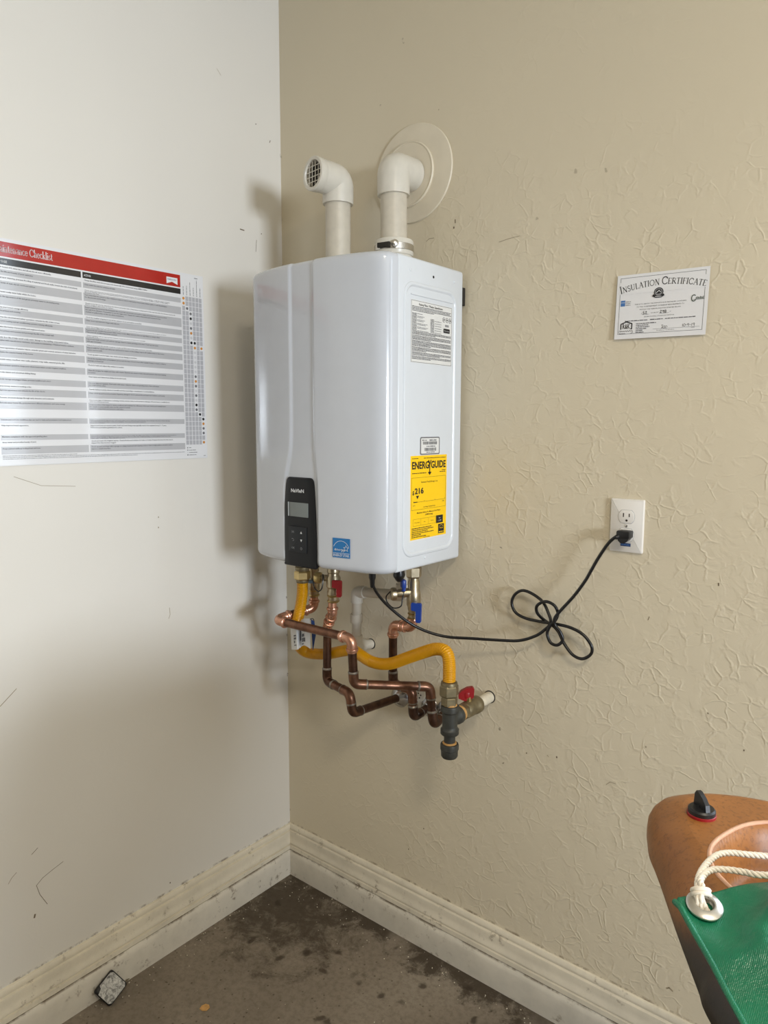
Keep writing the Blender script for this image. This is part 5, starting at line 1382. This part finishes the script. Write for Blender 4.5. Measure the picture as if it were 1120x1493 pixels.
for _, h, ins in ringspec:
    ring = []
    for i in range(len(O)):
        q = inset(i, ins)
        sx_ = (q - tip).dot(ax)
        z = KZ + h + .045 * max(0, sx_ - 1.6) ** 2 + .006 * min(1, max(0, sx_) / .3) * (1 if h > -.02 else 0)
        if h < -.1: z += max(0, .20 - sx_) * .55 * min(1, (-h - .1) / .2)     # rockered bottom at the tip
        ring.append((q.x, q.y, z))
    rings.append(ring)
mb = MB(); mb.ring_faces(rings, cap1=False); mb.build('hull', 'kayak', tky, angle=60)
rings = rings[-1:]
for k in range(1, 57):
    f = k / 56
    ring = []
    for i in range(len(O)):
        q = inset(i, .034).lerp(S[i], f * .995)
        ring.append((q.x, q.y, deck_z(q, KZ)))
    rings.append(ring)
mb = MB(); mb.ring_faces(rings, cap0=False); mb.build('deck', 'kayak_deck', tky, angle=60)
rim = []
for i in range(72):
    a_ = 2 * PI * i / 72
    ca, sa = math.cos(a_), math.sin(a_)
    rx = (abs(ca) ** 2.6 + abs(sa) ** 2.6) ** (-1 / 2.6)
    q = wc + ax * ((.1555) * rx * ca) + pn * (.1001 * rx * sa)
    rim.append((q.x, q.y, deck_z(q, KZ) - .0008))
mb = MB(); mb.tube(rim, .0024, 8, loop=True); mb.build('well_rim', 'well_rim', tky, angle=80)
dp = Vector((1.4216, -0.7194, 1.0225))
mb = MB(); mb.lathe([(.0150, -.004), (.0150, .0015), (.0135, .0025), (.010, .0025)], dp, (0, 0, 1), 24); mb.build('red_gasket', 'red_lever', tky)
mb = MB(); mb.lathe([(.0120, 0), (.0142, .002), (.0142, .006), (.0125, .0078), (.004, .0078)], dp, (0, 0, 1), 24)
kn_dir = Matrix.Rotation(-.75, 3, 'Z')
mb.prism([(-.012, 0), (.012, 0), (.010, .008), (.004, .013), (-.004, .0165), (-.008, .0165), (-.011, .012)], dp + Vector((0, 0, .007)) - kn_dir @ Vector((0, .0025, 0)), kn_dir @ Vector((1, 0, 0)), (0, 0, 1), -.005)
mb.build('drain_plug', 'black', tky, angle=30)

ttp = thing('tarp', 'green glossy tarpaulin with a metal eyelet, draped over the kayak', 'tarp', (1.9, -1.0, 1.03))
c00 = Vector((1.4650, -0.9576, 1.0720)); cTop = Vector((1.5187, -0.8944, 1.0760)); cBot = Vector((1.5242, -1.0164, 1.0380))
hole = Vector((1.4856, -0.9514, 1.0680))
e1 = (cTop - c00); e1.z = 0; e1.normalize()
e2 = (cBot - c00); e2.z = 0; e2.normalize()
import mathutils.noise as mn
NU, NV = 130, 84
LU, LV = 1.55, .62
def tarp_p(i, j):
    u, v = (i / NU) ** 1.5 * LU, (j / NV) ** 1.3 * LV
    dirU = (e1 * (1 - min(1, u * 1.1)) + Vector((ax.x, ax.y, 0)) * min(1, u * 1.1)).normalized() if u > 0 else e1
    q = c00 + e1 * min(u, .12) + (Vector((.93, -.15, 0)).normalized() * (u - .12) if u > .12 else Vector()) + e2 * v
    # height: rests on the deck, falls over the near side
    sd = (Vector((q.x, q.y)) - tip)
    perp = -sd.dot(pn); along = sd.dot(ax)
    halfw = min(.34, .055 + along * .98)
    over = max(0, perp - halfw)
    z = 1.026 + .006 * min(1, along / .3) - over * 1.6
    def rg(p, k): return (1 - abs(mn.noise(p))) ** k
    fold = .012 * mn.noise(Vector((u * 7, v * 6, 3))) + .022 * rg(Vector((u * 9 + v * 5, v * 6 - u * 3, 8)), 5) + .014 * rg(Vector((u * 15 - v * 11, v * 16 + u * 5, 5)), 7) + .003 * mn.noise(Vector((u * 46, v * 42, 1)))
    edge = min(1, min(u, v) / .05 + .12)
    far_ = (Vector((q.x, q.y)) - Vector((hole.x, hole.y))).length
    edge *= max(.05, min(1, (far_ - .016) / .035))
    lift = .040 * max(0, 1 - v / .14) ** 1.2
    cr = lift / max(edge, 1e-4)
    if over > 0: q = q - Vector((0, 0, 0))
    return Vector((q.x, q.y, z + .003 + (fold + .010) * edge + cr * edge))
_pp = [tarp_p(*ij) for ij in ((2, 2), (26, 2), (2, 24))]
HN = (_pp[1] - _pp[0]).cross(_pp[2] - _pp[0]).normalized()
HN = HN if HN.z > 0 else -HN
_near = min((tarp_p(i, j) for i in range(30) for j in range(40)), key=lambda p: (p.x - hole.x) ** 2 + (p.y - hole.y) ** 2)
hole.z = _near.z + .0010
mb = MB(); bm = mb.bm
grid = [[bm.verts.new(tarp_p(i, j)) for j in range(NV + 1)] for i in range(NU + 1)]
for i in range(NU):
    for j in range(NV):
        f4 = (grid[i][j], grid[i + 1][j], grid[i + 1][j + 1], grid[i][j + 1])
        cc = sum((v.co for v in f4), Vector()) / 4
        if (Vector((cc.x, cc.y)) - Vector((hole.x, hole.y))).length < .0062: continue
        bm.faces.new(f4)
sh = mb.build('sheet', 'tarp', ttp, angle=85)
so = sh.modifiers.new('thickness', 'SOLIDIFY'); so.thickness = .0012; so.offset = 1
# folded hem along the left edge
mb = MB(); mb.tube([tarp_p(0, j) + Vector((0, 0, .0012)) for j in range(NV + 1)], .0024, 8); mb.build('hem', 'tarp', ttp, angle=80)
mb = MB(); mb.lathe([(.0062, -.003), (.0062, .0020), (.0072, .0034), (.0090, .0036), (.0108, .0026), (.0125, .0022), (.0136, .0012), (.0136, .0)], hole + Vector((0, 0, .0012)), HN, 32)
bm2 = mb.bm; bm2.faces.ensure_lookup_table()
bmesh.ops.delete(bm2, geom=[f for f in bm2.faces if len(f.verts) > 4], context='FACES')
gm = mb.build('eyelet', 'silver', ttp, angle=40)

trp = thing('rope', 'thin white twisted cord tied through the tarp eyelet, two strands running off right', 'rope', tuple(hole))
kz = 1.046
def twisted(pts, name):
    pa = resample(crom(pts, 10), .0014)
    mb = MB()
    for k in range(3):
        strand = []
        for i, p in enumerate(pa):
            d = (pa[min(i + 1, len(pa) - 1)] - pa[max(i - 1, 0)]).normalized()
            x, y, z = basis(d)
            a_ = 2 * PI * (i * .0014 / .013 + k / 3)
            strand.append(p + (x * math.cos(a_) + y * math.sin(a_)) * .0013)
        mb.tube(strand, .00155, 7)
    return mb.build(name, 'rope', trp, angle=80)
knot = Vector((1.4787, -0.9452, 1.0790))
h1, h2 = Vector((1.4835, -0.9533, 1.0710)), Vector((1.4856, -0.9516, 1.0710))
twisted([hole + Vector((.002, .002, -.006)), h1, Vector((1.4803, -0.9521, 1.0770)), knot, Vector((1.4758, -0.9350, 1.0800)), Vector((1.4747, -0.9216, 1.0810)), Vector((1.4753, -0.9021, 1.0800)), Vector((1.4785, -0.8849, 1.0790)), Vector((1.4857, -0.8737, 1.0780)), Vector((1.4969, -0.8657, 1.0770)), Vector((1.5109, -0.8554, 1.0760)), Vector((1.5396, -0.8413, 1.0760))], 'strand')
twisted([hole + Vector((.004, .001, -.006)), h2, Vector((1.4827, -0.9520, 1.0780)), knot + Vector((.004, 0, .002)), Vector((1.4784, -0.9390, 1.0820)), Vector((1.4779, -0.9237, 1.0810)), Vector((1.4812, -0.9120, 1.0800)), Vector((1.4899, -0.9048, 1.0800)), Vector((1.5020, -0.9010, 1.0810)), Vector((1.5121, -0.9013, 1.0830)), Vector((1.5256, -0.8939, 1.0840)), Vector((1.5463, -0.8887, 1.0860))], 'strand')
mb = MB()
for k in range(2):
    o_ = knot + Vector((.002, 0, 0)) + (Vector(h1) - knot).normalized() * (.0032 * k)
    x, y, z = basis((Vector(h1) - knot).normalized())
    mb.tube([o_ + x * (.0062 * math.cos(2 * PI * i / 24)) + y * (.0050 * math.sin(2 * PI * i / 24)) for i in range(24)], .0019, 8, loop=True)
mb.build('knot', 'rope', trp, angle=80)

# ================================================================== small things on the floor
tbk = thing('adapter_block', 'small black block with a worn silver label, leaning against the curb on the floor', 'block', (.045, -.665, 0))
bc = Vector((.0450, -.6600, .0365))
nz = Vector((.78, -.30, .55)).normalized()
upv = (Vector((0, 0, 1)) - nz * nz.z).normalized(); rv = upv.cross(nz)
ang = math.radians(-53)
r2 = rv * math.cos(ang) + upv * math.sin(ang); u2 = nz.cross(r2)
rotm = Matrix((r2, u2, nz)).transposed()
mb = MB(); mb.box(bc - nz * .010, (.056, .060, .020), rotm, .006, 3); mb.build('case', 'black', tbk)
mb = MB(); poly = rrect(-.0235, -.0295, .0235, .0295, .006, 4)
poly = [p for p in poly if not (p[0] < -.012 and p[1] < -.016)]
i_ = next(i for i, p in enumerate(poly) if p[0] < -.02)
mb.prism([(.0195, -.0275), (.0255, -.0215), (.0255, .0215), (.0195, .0275), (-.0195, .0275), (-.0255, .0215), (-.0255, -.012), (-.019, -.015), (-.016, -.022), (-.014, -.0275)], bc, r2, u2, .0009)
mb.build('label', 'worn_label', tbk)['label'] = 'worn silver label'

fk = MB(); fq = Vector((0.2453, -0.5247, 0.0000))
fk.prism([(-.012, -.006), (-.002, -.010), (.008, -.008), (.012, .002), (.006, .010), (-.004, .011), (-.011, .004)], (fq.x, fq.y, .0008), (.9, .43, .05), (-.43, .9, .03), .0012)
tag(fk.build('paint_flake', 'sealant'), 'small tan flake lying on the concrete floor near the front', 'debris')
lf = MB(); lq = Vector((0.0149, -0.6070, 0.0000))
lf.prism([(-.011, -.004), (0, -.007), (.010, -.003), (.013, .002), (.004, .006), (-.006, .005)], (lq.x + .004, lq.y, .006), (.4, .8, .45), (.8, -.4, .3), .001)
tag(lf.build('dead_leaf', 'old_brass'), 'dry brown leaf scrap on the floor beside the black block', 'leaf')
rg = random.Random(11)
gm_ = MB()
for k in range(170):
    if rg.random() < .45: x, y = rg.uniform(.02, 1.2), -.02 - abs(rg.gauss(0, .035))
    elif rg.random() < .5: x, y = .02 + abs(rg.gauss(0, .03)), -rg.uniform(.02, .7)
    else: x, y = rg.uniform(.02, .9), -rg.uniform(.02, .9)
    s_ = rg.uniform(.0007, .0021)
    gm_.box((x, y, s_ * .4), (s_ * rg.uniform(.6, 1.8), s_, s_ * .8), Matrix.Rotation(rg.uniform(0, 3), 3, 'Z'))
g_o = gm_.build('floor_grit', 'white_pipe', flat=True)
tag(g_o, 'fine pale grit scattered over the concrete floor and along the curb', 'grit'); g_o['kind'] = 'stuff'
